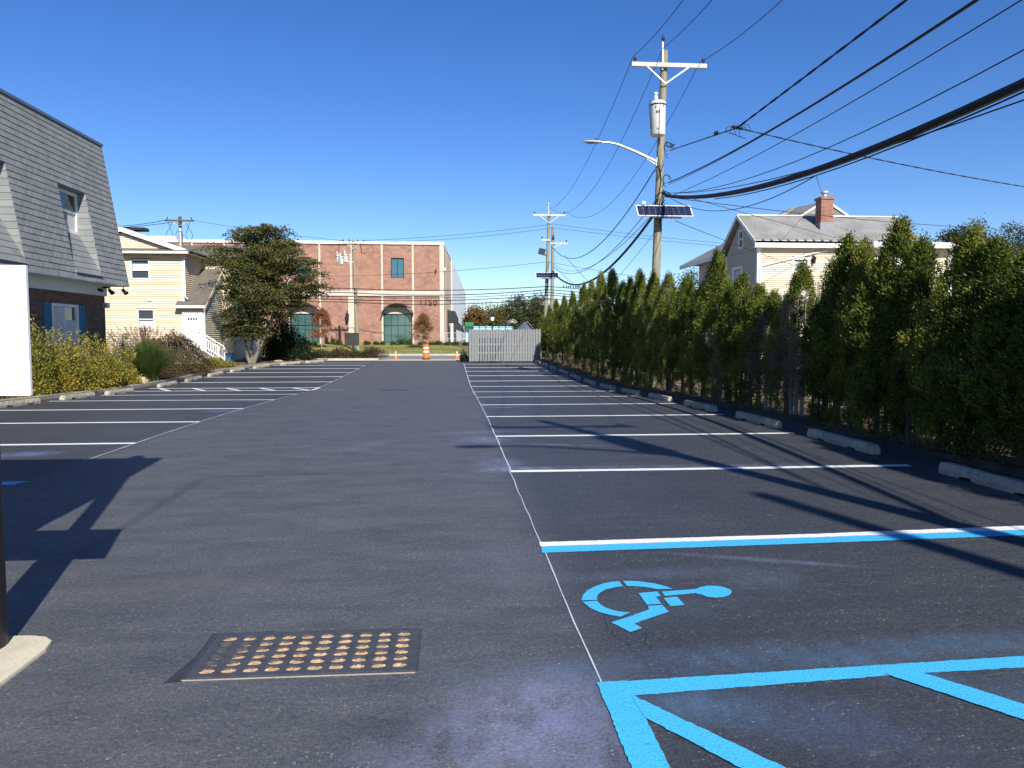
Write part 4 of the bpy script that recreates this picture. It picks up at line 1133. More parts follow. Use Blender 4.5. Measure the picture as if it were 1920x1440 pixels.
for i in arched:
    a, b = bay(i)
    window(cb, (a + .1, BY, .86), (1, 0, 0), b - a - .2, 2.8, .055, .1, mull=(.26, .5, .75), rail=(.61,), frame=BLACK, glass=GLASS_GREEN, proud=-.06)
    m_ = (a + b) / 2
    hd = MB(); R_ = (b - a) / 2 - .1
    MB().box(a + .1, b - .1, BY + .1, BY + .3, 3.66, 4.28).build('arch_head', STONE, cb)
    # barrel awning: curved shell standing out of the wall
    aw = MB(); nseg = 14; R2 = R_ + .12
    for k in range(nseg):
        t0, t1 = pi * (.08 + .84 * k / nseg), pi * (.08 + .84 * (k + 1) / nseg)
        def pt(t, r, y_): return (m_ + r * math.cos(t) * 1.06, y_, 3.3 + r * math.sin(t) * .92)
        aw.add([pt(t0, R2, BY - .9), pt(t1, R2, BY - .9), pt(t1, R2, BY - .13), pt(t0, R2, BY - .13), pt(t0, R2 - .1, BY - .9), pt(t1, R2 - .1, BY - .9), pt(t1, R2 - .1, BY - .13), pt(t0, R2 - .1, BY - .13)],
               [(0, 3, 2, 1), (4, 5, 6, 7), (0, 1, 5, 4)])
    aw.build('awning', BLACK_CLOTH, cb)
def wall_text(txt, size, loc, rot, mat, parent, name, depth=.02, label=None):
    c = bpy.data.curves.new('txt', 'FONT'); c.body = txt; c.size = size; c.extrude = depth; c.align_x = 'CENTER'; c.align_y = 'CENTER'; c.space_character = 1.15
    t = bpy.data.objects.new('txt', c); COL.objects.link(t)
    dg = bpy.context.evaluated_depsgraph_get()
    me = bpy.data.meshes.new_from_object(t.evaluated_get(dg)); bpy.data.objects.remove(t)
    me.materials.clear(); me.materials.append(mat)
    o = link(name, me, parent, loc); o.rotation_euler = rot
    if label: o['label'] = label
    return o
wall_text('1150', .78, (-2.18, BY - .03, 4.68), (pi / 2, 0, 0), BLACK, cb, 'house_number', .03, 'black house number 1150')
ln = MB().lathe([(.12, 0), (.16, .25), (.14, .6), (.22, .62), (.05, .85), (.02, 1.0)], (pil[3] - .36, BY - .35, 2.9), 8).bar((pil[3] - .36, BY - .35, 3.95), (pil[3] - .36, BY - .1, 3.95), .05, .05)
ln.build('wall_lantern', BLACK, cb)
for x, z, m_ in ((-1.42, 7.75, BLACK), (-.55, 7.9, TRIM)):
    MB().box(x - .06, x + .06, BY - .3, BY - .02, z, z + .12).box(x - .05, x + .05, BY - .3, BY - .2, z - .16, z).build('security_camera', m_, cb)
# splayed right flank: brick, then white painted block
P0, P1, P2 = Vector((BX1, BY, 0)), Vector((.02, 88, 0)), Vector((2.95, 158, 0))
def flank(name, a, b, z0, z1, mat, off=0.0, t=.3):
    d = (b - a).normalized(); n_ = Vector((d.y, -d.x, 0))
    return MB().obox(a + n_ * off + Vector((0, 0, z0)), b - a, -n_ * t, Vector((0, 0, z1 - z0))).build(name, mat, cb)
flank('flank_wall', P0 + Vector((0, .42, 0)), P1, .3, 10.2, BRICK_RED)
flank('flank_belt', P0 + Vector((0, .42, 0)), P1, 5.34, 5.82, STONE, .06, .055)
flank('flank_coping', P0 + Vector((0, .42, 0)), P1, 10.2, 10.45, TRIM, .06, .4)
for k in range(1, 6):
    c = P0.lerp(P1, k / 6); d = (P1 - P0).normalized()
    flank('flank_pilaster', c - d * .18, c + d * .18, .3, 10.15, STONE, .05, .045)
flank('white_wall', P1 + Vector((0, .02, 0)), P2, .3, 10.35, WALL_WHITE, .1, .5)
for (t0, t1, z0, z1, dpt) in ((.34, .52, 2.9, 4.2, 1.1),):
    a, b = P0.lerp(P1, t0), P0.lerp(P1, t1)
    d = (b - a).normalized(); n_ = Vector((d.y, -d.x, 0))
    MB().prism([a + n_ * .07 + Vector((0, 0, z0)), a + n_ * dpt + Vector((0, 0, z0)), a + n_ * dpt + Vector((0, 0, z0 + .5)), a + n_ * .8 + Vector((0, 0, z1 - .1)), a + n_ * .07 + Vector((0, 0, z1))], b - a).build('door_awning', BLACK_CLOTH, cb)
    MB().obox(a + n_ * .005 + Vector((0, 0, .85)), b - a, n_ * .04, Vector((0, 0, 2.0))).build('side_door', GLASS_TEAL, cb)
c0, c1 = P1.lerp(P2, .06), P1.lerp(P2, .16)
d = (c1 - c0).normalized(); n_ = Vector((d.y, -d.x, 0))
MB().prism([c0 + n_ * .11 + Vector((0, 0, 2.4)), c0 + n_ * 1.2 + Vector((0, 0, 2.0)), c0 + n_ * 1.1 + Vector((0, 0, 2.6)), c0 + n_ * .6 + Vector((0, 0, 3.2)), c0 + n_ * .11 + Vector((0, 0, 3.5))], c1 - c0).build('door_awning', BLACK_CLOTH, cb)
rl = MB()
for k in range(9):
    x = -.6 + k * .28
    rl.tube([(x, 71.6 + k * .02, .75), (x, 71.6 + k * .02, 1.85)], .02, 6)
rl.bar((-.6, 71.6, 1.85), (1.64, 71.76, 1.85), .04, .04).bar((-.6, 71.6, 1.3), (1.64, 71.76, 1.3), .03, .03)
rl.single('metal_railing', GALV, 'thin pale metal railing beside the right corner of the brick building', 'railing')

# ------------------------------------------------------------------ cream house behind the hedge
rh = thing('cream_house', 'cream siding house with grey shingle roof and brick chimney rising behind the hedge', 'house', (19, 39, 0))
QX, QY, QE = 14.86, 36.0, 5.85
MB().box(QX + .16, 23.2, QY + .16, 40.5, -.3, QE).box(QX + .4, 23.2, 40.5, 46, -.3, QE).build('wall_core', SIDING2, rh)
wh = [(16.56 - QX, 17.46 - QX, 3.3, 5.4)]
clap('front_siding', SIDING2, rh, (QX, QY, 0), (1, 0, 0), 8.3, .3, QE, .105, wh)
clap('side_siding', SIDING_GREY, rh, (QX, 44.2, 0), (0, -1, 0), 8.2, .3, QE, .105, [(1.2, 2.3, 3.1, 5.0), (4.9, 6.3, 2.9, 5.15)])
window(rh, (16.56, QY, 3.3), (1, 0, 0), .9, 2.1, .11, .12, rail=(.55,), proud=.04, curtain=[(.13, .87, .08, .92)])
window(rh, (QX, 43.0, 3.1), (0, -1, 0), 1.1, 1.9, .1, .12, rail=(.5,), proud=.04)
window(rh, (QX, 39.3, 2.9), (0, -1, 0), 1.4, 2.25, .13, .12, rail=(.45,), proud=.04, curtain=[(.12, .88, .06, .92)])
MB().box(QX - .05, QX + .12, QY - .05, QY + .12, .3, QE).build('corner_board', TRIM, rh)
MB().box(QX - .06, QX - .026, 40.0, 40.35, .3, QE).build('corner_board', TRIM, rh)
# eave fascia and gutter along the front
MB().box(QX - .3, 21.4, QY - .36, QY - .28, QE - .02, QE + .32).build('fascia', TRIM, rh)
MB().box(QX - .3, 21.4, QY - .28, QY - .002, QE + .0, QE + .02).build('soffit', TRIM, rh)
RY, RZ = 38.1, 7.72                                   # ridge of the front wing
MB().prism([(QX - .28, QY - .36, QE + .30), (QX - .28, RY, RZ), (QX - .28, 40.5, QE + .30), (QX - .28, 40.5, QE + .2), (QX - .28, RY, RZ - .1), (QX - .28, QY - .36, QE + .2)], (8.55, 0, 0)).build('front_roof', ROOF_GREY, rh)
MB().prism([(QX + .14, QY, QE), (QX + .14, RY, RZ - .12), (QX + .14, 40.3, QE)], (.3, 0, 0)).build('gable_core', SIDING_GREY, rh)
clap('gable_siding', SIDING_GREY, rh, (QX - .02, 40.3, 0), (0, -1, 0), 4.3, QE, RZ - .2, .105, [(1.85, 2.5, 6.05, 7.0)], lambda z: (2.2 - (RZ - .14 - z) * 1.16, 2.2 + (RZ - .14 - z) * 1.13))
window(rh, (QX - .02, 40.3 - 1.85, 6.05), (0, -1, 0), .65, .95, .09, .1, rail=(.5,), proud=.04)
rk = MB()
for yb in (QY - .36, 40.5):
    rk.prism([(QX - .31, yb, QE + .08), (QX - .31, RY, RZ - .16), (QX - .31, RY, RZ + .03), (QX - .31, yb, QE + .31)], (.028, 0, 0))
rk.build('rake_board', TRIM, rh)
for k in range(16):
    MB().box(QX + .05 + k * .42, QX + .17 + k * .42, QY - .42, QY - .30, QE + .325, QE + .385).build('gutter_bracket', METAL_EDGE, rh)
# main hipped roof behind
apx = Vector((19.87, 43.0, 9.1)); hx0, hx1, hy0, hy1, hz = QX - .45, 23.6, 38.4, 47.2, QE + .12
hp = MB(); cs = [(hx0, 40.52, hz), (hx1, 40.52, hz), (hx1, hy1, hz), (hx0, hy1, hz)]
hp.add(cs + [tuple(apx)], [(0, 1, 4), (1, 2, 4), (2, 3, 4), (3, 0, 4), (3, 2, 1, 0)])
hp.add([(18.0, 39.4, 7.55), (21.8, 39.4, 7.55), (19.9, 39.4, 8.75), (19.9, 43.1, 9.0), (17.2, 43, 7.2), (22.6, 43, 7.2)], [(0, 1, 2), (0, 2, 3, 4), (2, 1, 5, 3)])
hp.build('hip_roof', ROOF_GREY, rh)
rg = MB()
rg.bar((18.35, 39.38, 7.8), (19.9, 39.38, 8.78), .1, .1).bar((19.9, 39.38, 8.78), (21.5, 39.38, 7.75), .1, .1).bar((QX - .28, RY, RZ + .02), (23.1, RY, RZ + .02), .14, .05)
rg.build('ridge_cap', TRIM, rh)
MB().box(hx0 - .02, hx0 + .06, 40.5, 47.2, hz - .22, hz - .01).build('side_fascia', TRIM, rh)
ch = MB().box(18.35, 18.98, 36.75, 37.35, 6.6, 8.36).box(18.30, 19.03, 36.70, 37.40, 8.36, 8.48)
chm = ch.build('chimney', BRICK_CHIM, rh)
MB().box(18.31, 19.02, 36.71, 37.39, 6.4, 7.22).build('chimney_flashing', GREY_FLASH, chm)
MB().lathe([(.12, 0), (.12, .2), (.2, .22), (.2, .3), (.06, .36)], (18.66, 37.05, 8.48), 12).build('chimney_pot', GALV, chm, True)
MB().tube([(18.3, QY - .07, 5.72), (17.9, QY - .07, 5.66), (QX + .28, QY - .07, 5.0), (QX + .1, QY - .07, 4.9), (QX + .07, QY - .07, .6)], .045, 8).build('downspout', TRIM, rh, True)
wlg = MB().box(17.56, 17.66, QY - .05, QY - .014, 5.15, 5.5).lathe([(.05, 0), (.085, .25), (.11, .27), (.02, .38)], (17.62, QY - .16, 5.08), 8)
wlg.build('wall_lantern', BLACK, rh)
MB().box(17.25, 18.9, QY - 1.2, QY - .05, 3.05, 3.15).build('deck', WOOD_POLE, rh)
for k in range(9):
    MB().box(17.3 + k * .2, 17.42 + k * .2, QY - 1.2, QY - 1.17, 3.15, 4.15 + .03 * (k % 2)).build('deck_board', WOOD_POLE, rh)
# flat roofed addition on the right
MB().box(19.6, 23.3, 34.16, 38, -.3, 5.62).build('addition_core', SIDING2, rh)
clap('addition_siding', SIDING2, rh, (19.6, 34.0, 0), (1, 0, 0), 3.7, .3, 5.6, .105, [(.5, 1.5, 3.2, 5.0)])
window(rh, (20.1, 34.0, 3.2), (1, 0, 0), 1.0, 1.8, .1, .1, proud=.04)
MB().box(19.3, 24.0, 33.5, 38.4, 5.62, 5.66).box(19.3, 24.0, 33.42, 33.5, 5.62, 5.86).box(19.22, 19.3, 33.42, 38.4, 5.62, 5.86).build('addition_roof', TRIM, rh)
MB().box(23.2, 23.38, 33.93, 33.985, .3, 5.6).build('corner_board', TRIM, rh)
MB().tube([(23.3, 33.55, 5.6), (23.2, 33.7, 5.4), (23.15, 33.88, 5.2), (23.15, 33.88, .4)], .05, 8).build('downspout', TRIM, rh, True)

# ------------------------------------------------------------------ grey board fence at the end of the right row
fn = thing('board_fence', 'weathered grey vertical board fence at the far end of the right stalls', 'fence', (3.1, 44.5, 0))
FY = 44.5; FZ0 = gz(FY) + .07; FZ1 = 1.97
fme = []
for k in range(4):
    h = FZ1 - FZ0 + [-.02, 0, .015, -.01][k]; w = .105 + .004 * k
    m_ = MB().prism([(-w / 2, 0, 0), (w / 2, 0, 0), (w / 2, 0, h - .03), (w / 2 - .025, 0, h), (-w / 2 + .025, 0, h), (-w / 2, 0, h - .03)], (0, .019, 0))
    fme.append(m_.mesh('fence_board', FENCE))
x = 1.10; k = 0
while x < 5.25:
    o = link('fence_board', fme[k % 4], fn, (x, FY, FZ0)); o.rotation_euler = (random.uniform(-.006, .006), random.uniform(-.006, .006), 0)
    x += .157; k += 1
bme = MB().box(-.055, .055, 0, .019, 0, FZ1 - FZ0 - .03).mesh('back_board', FENCE)
sme = MB().box(-.055, .055, 0, .019, 1.37, FZ1 - FZ0 - .03).mesh('back_board', FENCE)
for k in range(26):
    xb_ = 1.1 + .0785 + k * .157
    link('back_board', sme if 2 < k < 13 else bme, fn, (xb_, FY + .058, FZ0))
for z in (.5, 1.0, 1.62):
    MB().box(1.05, 5.25, FY + .021, FY + .056, FZ0 + z - .045, FZ0 + z + .045).build('rail', FENCE, fn)
for xx in (1.08, 3.1, 5.22):
    MB().box(xx - .05, xx + .05, FY + .08, FY + .18, FZ0 - .2, FZ1 - .05).build('post', FENCE, fn)
for k in range(9):
    MB().box(1.03, 1.049, FY + .1 + k * .15, FY + .21 + k * .15, FZ0, FZ1 - .02 - random.random() * .02).build('fence_board', FENCE, fn)
MB().box(1.052, 1.085, FY + .2, FY + 1.5, FZ0 + .45, FZ0 + .54).box(1.052, 1.085, FY + .2, FY + 1.5, FZ0 + 1.55, FZ0 + 1.64).build('side_rail', FENCE, fn)

# ------------------------------------------------------------------ foliage builders
def ellip(n):
    return unit(rng.normal(size=(n, 3)))
def arbor(seed, H=3.6, R=.53, n_cl=620, per=38, dead=0.0, thin=.0):
    """arborvitae crown: overlapping upright sprays gathered in flame-shaped lumps"""
    r = np.random.default_rng(seed)
    t = r.beta(1.05, 1.25, n_cl) * .97 + .02
    az = r.uniform(0, 2 * pi, n_cl)
    prof = np.where(t < .2, .72 + 1.4 * t, np.where(t < .46, 1.0, np.clip(1 - ((t - .46) / .55) ** 1.5, .05, 1)))
    ph = r.uniform(0, 6, 6)
    lump = 1 + .20 * np.sin(3 * az + ph[0] + 5 * t) + .17 * np.sin(5 * az + ph[1] - 9 * t) + .12 * np.sin(2 * az + ph[2] + 17 * t)
    rad = R * prof * lump * np.sqrt(r.uniform(.38, 1.12, n_cl))
    C = np.stack([rad * np.cos(az), rad * np.sin(az), t * H], 1)
    keep = r.uniform(size=n_cl) > np.where(t < .16, .72 + thin * .7, np.where(t < .3, .25 + thin, thin * .3))
    C, t, az = C[keep], t[keep], az[keep]
    out = np.stack([np.cos(az), np.sin(az), np.full_like(az, .75)], 1)
    P = np.repeat(C, per, 0) + r.normal(size=(len(C) * per, 3)) * np.array([.046, .046, .075])
    tan = np.stack([-np.sin(az), np.cos(az), np.zeros_like(az)], 1)
    D = np.repeat(out, per, 0) * .45 + np.array([0, 0, .55]) + np.repeat(tan, per, 0) * r.normal(size=(len(P), 1)) * .7 + r.normal(size=P.shape) * .35
    tt = np.repeat(t, per)
    global ARB_HINT
    ARB_HINT = np.repeat(out, per, 0) + np.array([0, 0, .15])
    return P, D, tt
def arbor_trunk(seed, H, thin):
    r = random.Random(seed); mb = MB()
    for s_ in range(3):
        a = r.uniform(0, 6.28); b = .07 + .05 * s_
        pts = [(math.cos(a) * b * (1 + q * .6), math.sin(a) * b * (1 + q * .6), H * .8 * q) for q in (0, .12, .3, .55, 1)]
        mb.tube(pts, [.055, .045, .036, .026, .01], 7)
    nb = 70 if thin else 42
    for k in range(nb):
        a = r.uniform(0, 6.28); z = H * r.uniform(.03, .75) if thin else H * r.uniform(.03, .4)
        L = r.uniform(.25, .55)
        p0 = Vector((math.cos(a) * .07, math.sin(a) * .07, z)); p2 = p0 + Vector((math.cos(a) * L, math.sin(a) * L, L * r.uniform(.1, .9)))
        p1 = p0.lerp(p2, .5) - Vector((0, 0, .05))
        mb.tube([p0, p1, p2], [.011, .007, .002], 4, False)
        for q in range(2):
            e = p1.lerp(p2, r.random()); mb.tube([e, e + Vector((r.uniform(-.15, .15), r.uniform(-.15, .15), r.uniform(0, .22)))], [.005, .0015], 3, False)
    return mb
ARB = []
for k in range(7):
    P, D, tt = arbor(100 + k, n_cl=400, per=105)
    n = len(P)
    ARB.append((leaves('arborvitae_crown', P, D, rng.uniform(.035, .075, n), rng.uniform(.012, .026, n), L_ARBOR, hint=ARB_HINT), None, arbor_trunk(k, 3.6, False).mesh('arborvitae_trunk', BARK_DARK)))
for k in range(2):
    P, D, tt = arbor(200 + k, n_cl=380, per=90, thin=.35)
    dm = (tt < .66 + .12 * np.sin(P[:, 0] * 5 + P[:, 1] * 3)); pick = dm & (rng.uniform(size=len(P)) < .8)
    g_ = ~dm
    a = leaves('arborvitae_crown', P[g_], D[g_], rng.uniform(.035, .075, g_.sum()), rng.uniform(.012, .026, g_.sum()), L_ARBOR, hint=ARB_HINT[g_])
    b = leaves('dead_foliage', P[pick], D[pick] * np.array([1, 1, .3]), rng.uniform(.05, .1, pick.sum()), rng.uniform(.008, .02, pick.sum()), L_ARBOR_DEAD)
    ARB.append((a, b, arbor_trunk(50 + k, 3.6, True).mesh('arborvitae_trunk', TWIG_GREY)))
# tops of the hedge as surveyed: (pixel column, pixel row of the tip, width factor, kind)
HT = [(1018, 592, .8, 0), (1030, 578, .8, 1), (1043, 562, .85, 2), (1058, 556, .8, 3), (1074, 548, .85, 4), (1094, 533, .9, 5), (1109, 528, .85, 6), (1128, 513, .95, 0), (1149, 507, 1, 1), (1168, 530, .85, 2),
      (1182, 522, .85, 6), (1201, 508, .95, 4), (1227, 512, .95, 5), (1254, 514, .95, 3), (1288, 520, .95, 0), (1316, 538, .9, 2), (1347, 474, .95, 1), (1372, 532, .85, 7), (1392, 515, .85, 4),
      (1425, 535, .9, 6), (1452, 548, .8, 8), (1478, 552, .7, 3), (1505, 494, .85, 8), (1538, 580, .75, 7), (1562, 520, .8, 2), (1588, 446, .95, 0), (1622, 452, .85, 4), (1660, 500, .8, 3), (1688, 414, 1.0, 6), (1730, 450, .85, 1), (1775, 560, .7, 3),
      (1822, 428, 1.0, 5), (1868, 452, .95, 2), (1930, 468, 1.0, 4)]
spots = []
for (px, py, wf, kd) in HT:
    lo, hi = 2.0, 70.0
    for _ in range(50):
        m_ = (lo + hi) / 2
        if sight(px, 600, Y=m_).x < hedge_x(m_): lo = m_
        else: hi = m_
    y_ = lo; tip = sight(px, py, Y=y_)
    spots.append((tip.x, y_, tip.z, wf, kd, px))
for j, (y_, h_) in enumerate([(8.4, 2.5), (7.5, 2.6), (6.6, 3.3), (5.6, 3.8), (4.6, 4.1), (3.6, 4.2)]):
    spots.append((hedge_x(y_), y_, h_, 1.0, (j * 3 + 1) % 7, 9999))
spots.sort(key=lambda s_: -s_[1])
_ws = [q[1] for q in rs]
_by = {}
for q in spots:
    if q[5] != 9999: _by.setdefault(min(range(len(_ws)), key=lambda k: abs(_ws[k] - q[1])), []).append(q[1])
def hedge_label(y_):
    k = min(range(len(_ws)), key=lambda k: abs(_ws[k] - y_)); L = sorted(_by[k]); j = L.index(y_)
    wh = 'the only one' if len(L) == 1 else ('the nearer' if j == 0 else 'the farther') if len(L) == 2 else ['the nearest', 'the second', 'the third', 'the fourth', 'the fifth'][j] if j < len(L) - 1 else 'the farthest'
    return f'green arborvitae behind the {ordn[k]} wheel stop from the camera, {wh} there'
for i, (x, y_, zt_, wf, kd, px) in enumerate(spots):
    a, b, t = ARB[kd]
    z0 = gz(y_) + .04
    if px == 9999: lab, grp = f'tall dark arborvitae at the near right end of the hedge, out past the picture edge', 'arborvitae outside the frame'
    else:
        lab = ('small arborvitae at the far end of the hedge, against the grey fence' if i == 0 else
               {1425: 'low rounded arborvitae right of the cream house corner board',
                1372: 'thin brown half-dead arborvitae below the left end of the cream house', 1452: 'bare brown topped arborvitae below the cream house front wall', 1538: 'bare greyish dead arborvitae between two tall green ones',
                1347: 'tall narrow arborvitae before the left gable of the cream house', 1505: 'slim pointed arborvitae with grey dead lower branches before the cream house window', 1588: 'broad tall arborvitae hiding the middle of the cream house',
                1688: 'tallest broad arborvitae before the right end of the cream house', 1822: 'big arborvitae right of the white downspout, before the dark far tree', 1227: 'arborvitae directly in front of the near utility pole',
                1775: 'short arborvitae below the white downspout of the cream house', 1930: 'arborvitae cut off by the right edge of the picture'}.get(px, hedge_label(y_)))
        grp = 'arborvitae hedge along the right stalls'
    rt = thing('arborvitae', lab, 'hedge tree', (x, y_, z0), grp)
    hs = (zt_ - z0) / 3.62
    rt.scale = (wf * 1.0, wf * 1.0, hs); rt.rotation_euler = (0, 0, random.uniform(0, 6.28))
    for nm, me in (('crown', a), ('dead_foliage', b), ('trunk', t)):
        if me is None: continue
        o = link(nm, me, rt)
# fallen leaves and twigs under the hedge and in the beds
def litter(name, n, fx, mat, label, L=.05):
    P = np.array([fx() for _ in range(n)]); D = rng.normal(size=(n, 3)) * np.array([1, 1, .18])
    o = link(name, leaves(name, P, D, rng.uniform(L * .6, L * 1.4, n), rng.uniform(L * .3, L * .7, n), mat))
    return props(o, label, 'leaf litter', None, 'stuff')
def fx1():
    y_ = random.uniform(3, 44); x = right_x(y_) + abs(random.gauss(.5, .6)); return (x, y_, gz(y_) + .075 + random.random() * .03)
litter('leaf_litter', 9000, fx1, L_LITTER, 'brown fallen leaves lying along the foot of the hedge')
def fx2():
    y_ = random.uniform(14, 46); x = kerb_x(y_) - .25 - random.random() * 2.2; return (x, y_, gz(y_) + .1 + random.random() * .03)
litter('leaf_litter', 6000, fx2, L_LITTER, 'brown fallen leaves on the mulch along the left kerb')
def fx3():
    y_ = random.uniform(4, 44); x = random.uniform(7.9, 13); return (x, y_, gz(y_) + .07 + random.random() * .04)
litter('leaf_litter', 9000, fx3, L_LITTER, 'pale dry leaves over the yard behind the hedge', .09)

def bush(name, label, cat, c, rad, n, leaf, mat, lumps=9, group=None, stems=12, up=.6, seed=0, flat=1.0, sprigs=0, stem_mat=BARK_DARK, shell=.45):
    """shrub: leaves gathered in uneven lumps on a rounded mass, with stems inside"""
    r = np.random.default_rng(seed + 900)
    rt = thing(name, label, cat, c, group)
    cl = []
    for k in range(lumps):
        d = unit(r.normal(size=(1, 3)))[0]; d[2] = abs(d[2]) * .9
        cl.append((d * np.array(rad) * r.uniform(.35, .78), r.uniform(.34, .6) * (1 if lumps < 20 else .68)))
    idx = r.integers(0, lumps, n)
    cc = np.array([q[0] for q in cl])[idx]; rr_ = np.array([q[1] for q in cl])[idx][:, None]
    d = unit(r.normal(size=(n, 3))); rho = np.power(r.uniform(shell ** 3, 1.1, n), 1 / 3)[:, None]
    P = cc + d * rr_ * rho * np.array(rad) * np.array([1, 1, flat])
    # clumps
    P += np.repeat(r.normal(size=(n // 20 + 1, 3)) * .05, 20, 0)[:n] * np.array(rad).mean()
    P[:, 2] = np.abs(P[:, 2]) + .03
    D = d + np.array([0, 0, up]) + r.normal(size=(n, 3)) * .5
    if sprigs:
        SP, SD = [], []
        for k in range(sprigs):
            a = r.uniform(0, 2 * pi); b0 = np.array([math.cos(a) * rad[0] * r.uniform(.1, .8), math.sin(a) * rad[1] * r.uniform(.1, .8), rad[2] * r.uniform(.8, 1.0)])
            v = np.array([r.normal() * .25, r.normal() * .25, 1.0]); L_ = r.uniform(.2, .6)
            m_ = 26
            tt = np.sort(r.uniform(0, 1, m_))
            SP.append(b0 + v * (tt * L_)[:, None] + r.normal(size=(m_, 3)) * .02); SD.append(r.normal(size=(m_, 3)) * .8 + v * .6)
        P = np.concatenate([P] + SP); D = np.concatenate([D] + SD)
    n2 = len(P)
    link('crown', leaves(name + '_crown', P, D, r.uniform(leaf * .6, leaf * 1.35, n2), r.uniform(leaf * .35, leaf * .7, n2), mat, hint=np.concatenate([d + np.array([0, 0, .5])] + [q_ + np.array([0, 0, .1]) for q_ in (SD if sprigs else [])])), rt)
    mb = MB(); rr2 = random.Random(seed)
    for k in range(stems):
        a = rr2.uniform(0, 6.28); q = rr2.uniform(.3, .85)
        mb.tube([(math.cos(a) * .06, math.sin(a) * .06, -.05), (math.cos(a) * rad[0] * q * .5, math.sin(a) * rad[1] * q * .5, rad[2] * .5), (math.cos(a) * rad[0] * q, math.sin(a) * rad[1] * q, rad[2] * rr2.uniform(.75, 1.05))], [.02, .013, .004], 5, False)
    mb.build('stem', stem_mat, rt) if False else link('stem', mb.mesh('stem', stem_mat), rt)
    return rt
zb_ = lambda y_: gz(y_) + .08
# yellow shrubs under the brick window
for i, (x, y_, rx, ry, rz_, n, lab) in enumerate([
    (-11.75, 19.2, .75, 1.25, 1.35, 7500, 'yellow leaved bush half hidden behind the white sign panel'),
    (-11.70, 21.6, .85, 1.35, 1.75, 12500, 'tall yellow green bush before the blue shuttered window'),
    (-11.65, 23.9, .85, 1.35, 1.55, 12500, 'golden yellow bush before the right blue shutter'),
    (-11.6, 26.0, .80, 1.20, 1.38, 11000, 'bright yellow bush at the corner of the dark brick wall'),
    (-11.5, 27.6, .55, .8, .95, 6000, 'low yellow bush beside the fountain grass')]):
    bush('yellow_bush', lab, 'bush', (x, y_, zb_(y_)), (rx, ry, rz_ * .98), int(n * 1.7), .064, L_YELLOW, 24, 'yellow bushes below the mansard building', 20, .5, i, sprigs=26, shell=.5)
bush('green_bush', 'greener leafy bush rising among the yellow bushes by the window', 'bush', (-12.0, 22.7, zb_(22)), (.5, .9, 1.5), 5000, .08, L_SHRUB, 9, None, 10, .6, 33, sprigs=16)
# fountain grass with pink plumes
def fountain(name, label, c, R, H, n, mat, plume=0):
    rt = thing(name, label, 'ornamental grass', c)
    V, F = [], []
    def blades(n_, R_, H_, w, lean):
        V_ = np.empty((n_, 10, 3)); 
        a = rng.uniform(0, 2 * pi, n_); L = rng.uniform(.65, 1.05, n_) * H_; sp = np.abs(rng.normal(0, .55, n_)).clip(0, 1.25) * R_ * lean
        base = rng.normal(size=(n_, 2)) * .12
        side = np.stack([-np.sin(a), np.cos(a)], 1)
        for k in range(5):
            t = k / 4
            r_ = sp * (t ** 1.5); z = L * (t - .42 * (sp / R_) * t ** 2.6)
            cx = base[:, 0] + np.cos(a) * r_; cy = base[:, 1] + np.sin(a) * r_
            ww = w * (1 - t * .9) * .5
            V_[:, 2 * k] = np.stack([cx + side[:, 0] * ww, cy + side[:, 1] * ww, z], 1); V_[:, 2 * k + 1] = np.stack([cx - side[:, 0] * ww, cy - side[:, 1] * ww, z], 1)
        f = np.array([[2 * k, 2 * k + 1, 2 * k + 3, 2 * k + 2] for k in range(4)])
        F_ = (np.arange(n_)[:, None, None] * 10 + f[None]).reshape(-1, 4)
        return V_.reshape(-1, 3), F_
    V, F = blades(n, R, H, .014, 1.0)
    link('blades', fast_mesh('grass_blades', V, F, mat), rt)
    if plume:
        m_ = plume * 40
        a = rng.uniform(0, 2 * pi, plume); s_ = np.abs(rng.normal(0, .5, plume)).clip(0, 1) * R * .8
        tip = np.stack([np.cos(a) * s_, np.sin(a) * s_, H * rng.uniform(.9, 1.22, plume)], 1)
        dr_ = np.stack([np.cos(a) * s_, np.sin(a) * s_, np.full(plume, H * .9)], 1); dr_ = unit(dr_)
        P = np.repeat(tip, 40, 0) - np.repeat(dr_, 40, 0) * rng.uniform(0, .22, (m_, 1)) + rng.normal(size=(m_, 3)) * .012
        link('plumes', leaves('plumes', P, np.repeat(dr_, 40, 0) + rng.normal(size=(m_, 3)) * .4, .05, .008, L_PLUME), rt)
    return rt
fountain('fountain_grass', 'green fountain grass clump with pinkish plumes beside the boulder', (-11.6, 29.9, zb_(29)), 2.1, 1.75, 6500, L_GRASS, 150)
# leafless dry shrub behind
def twiggy(name, label, c, R, H, n, mat):
    rt = thing(name, label, 'bush', c); mb = MB()
    for k in range(n):
        a = random.uniform(0, 6.28); q = abs(random.gauss(0, .5)) * R
        p2 = Vector((math.cos(a) * q, math.sin(a) * q, H * random.uniform(.6, 1.05)))
        mb.tube([(math.cos(a) * .08, math.sin(a) * .08, 0), p2 * .5 + Vector((0, 0, .1)), p2], [.01, .006, .002], 4, False)
        for j in range(3):
            e = p2 * random.uniform(.5, .95); mb.tube([e, e + Vector((random.uniform(-.2, .2), random.uniform(-.2, .2), random.uniform(.1, .3)))], [.004, .0015], 3, False)
    link('stem', mb.mesh('stem', TWIG_GREY), rt)
    n_ = 2500
    P = np.stack([rng.normal(0, R * .5, n_), rng.normal(0, R * .5, n_), rng.uniform(.3, 1.05, n_) * H], 1)
    link('dry_leaves', leaves('dry_leaves', P, rng.normal(size=(n_, 3)), .06, .02, L_DRY), rt)
    return rt
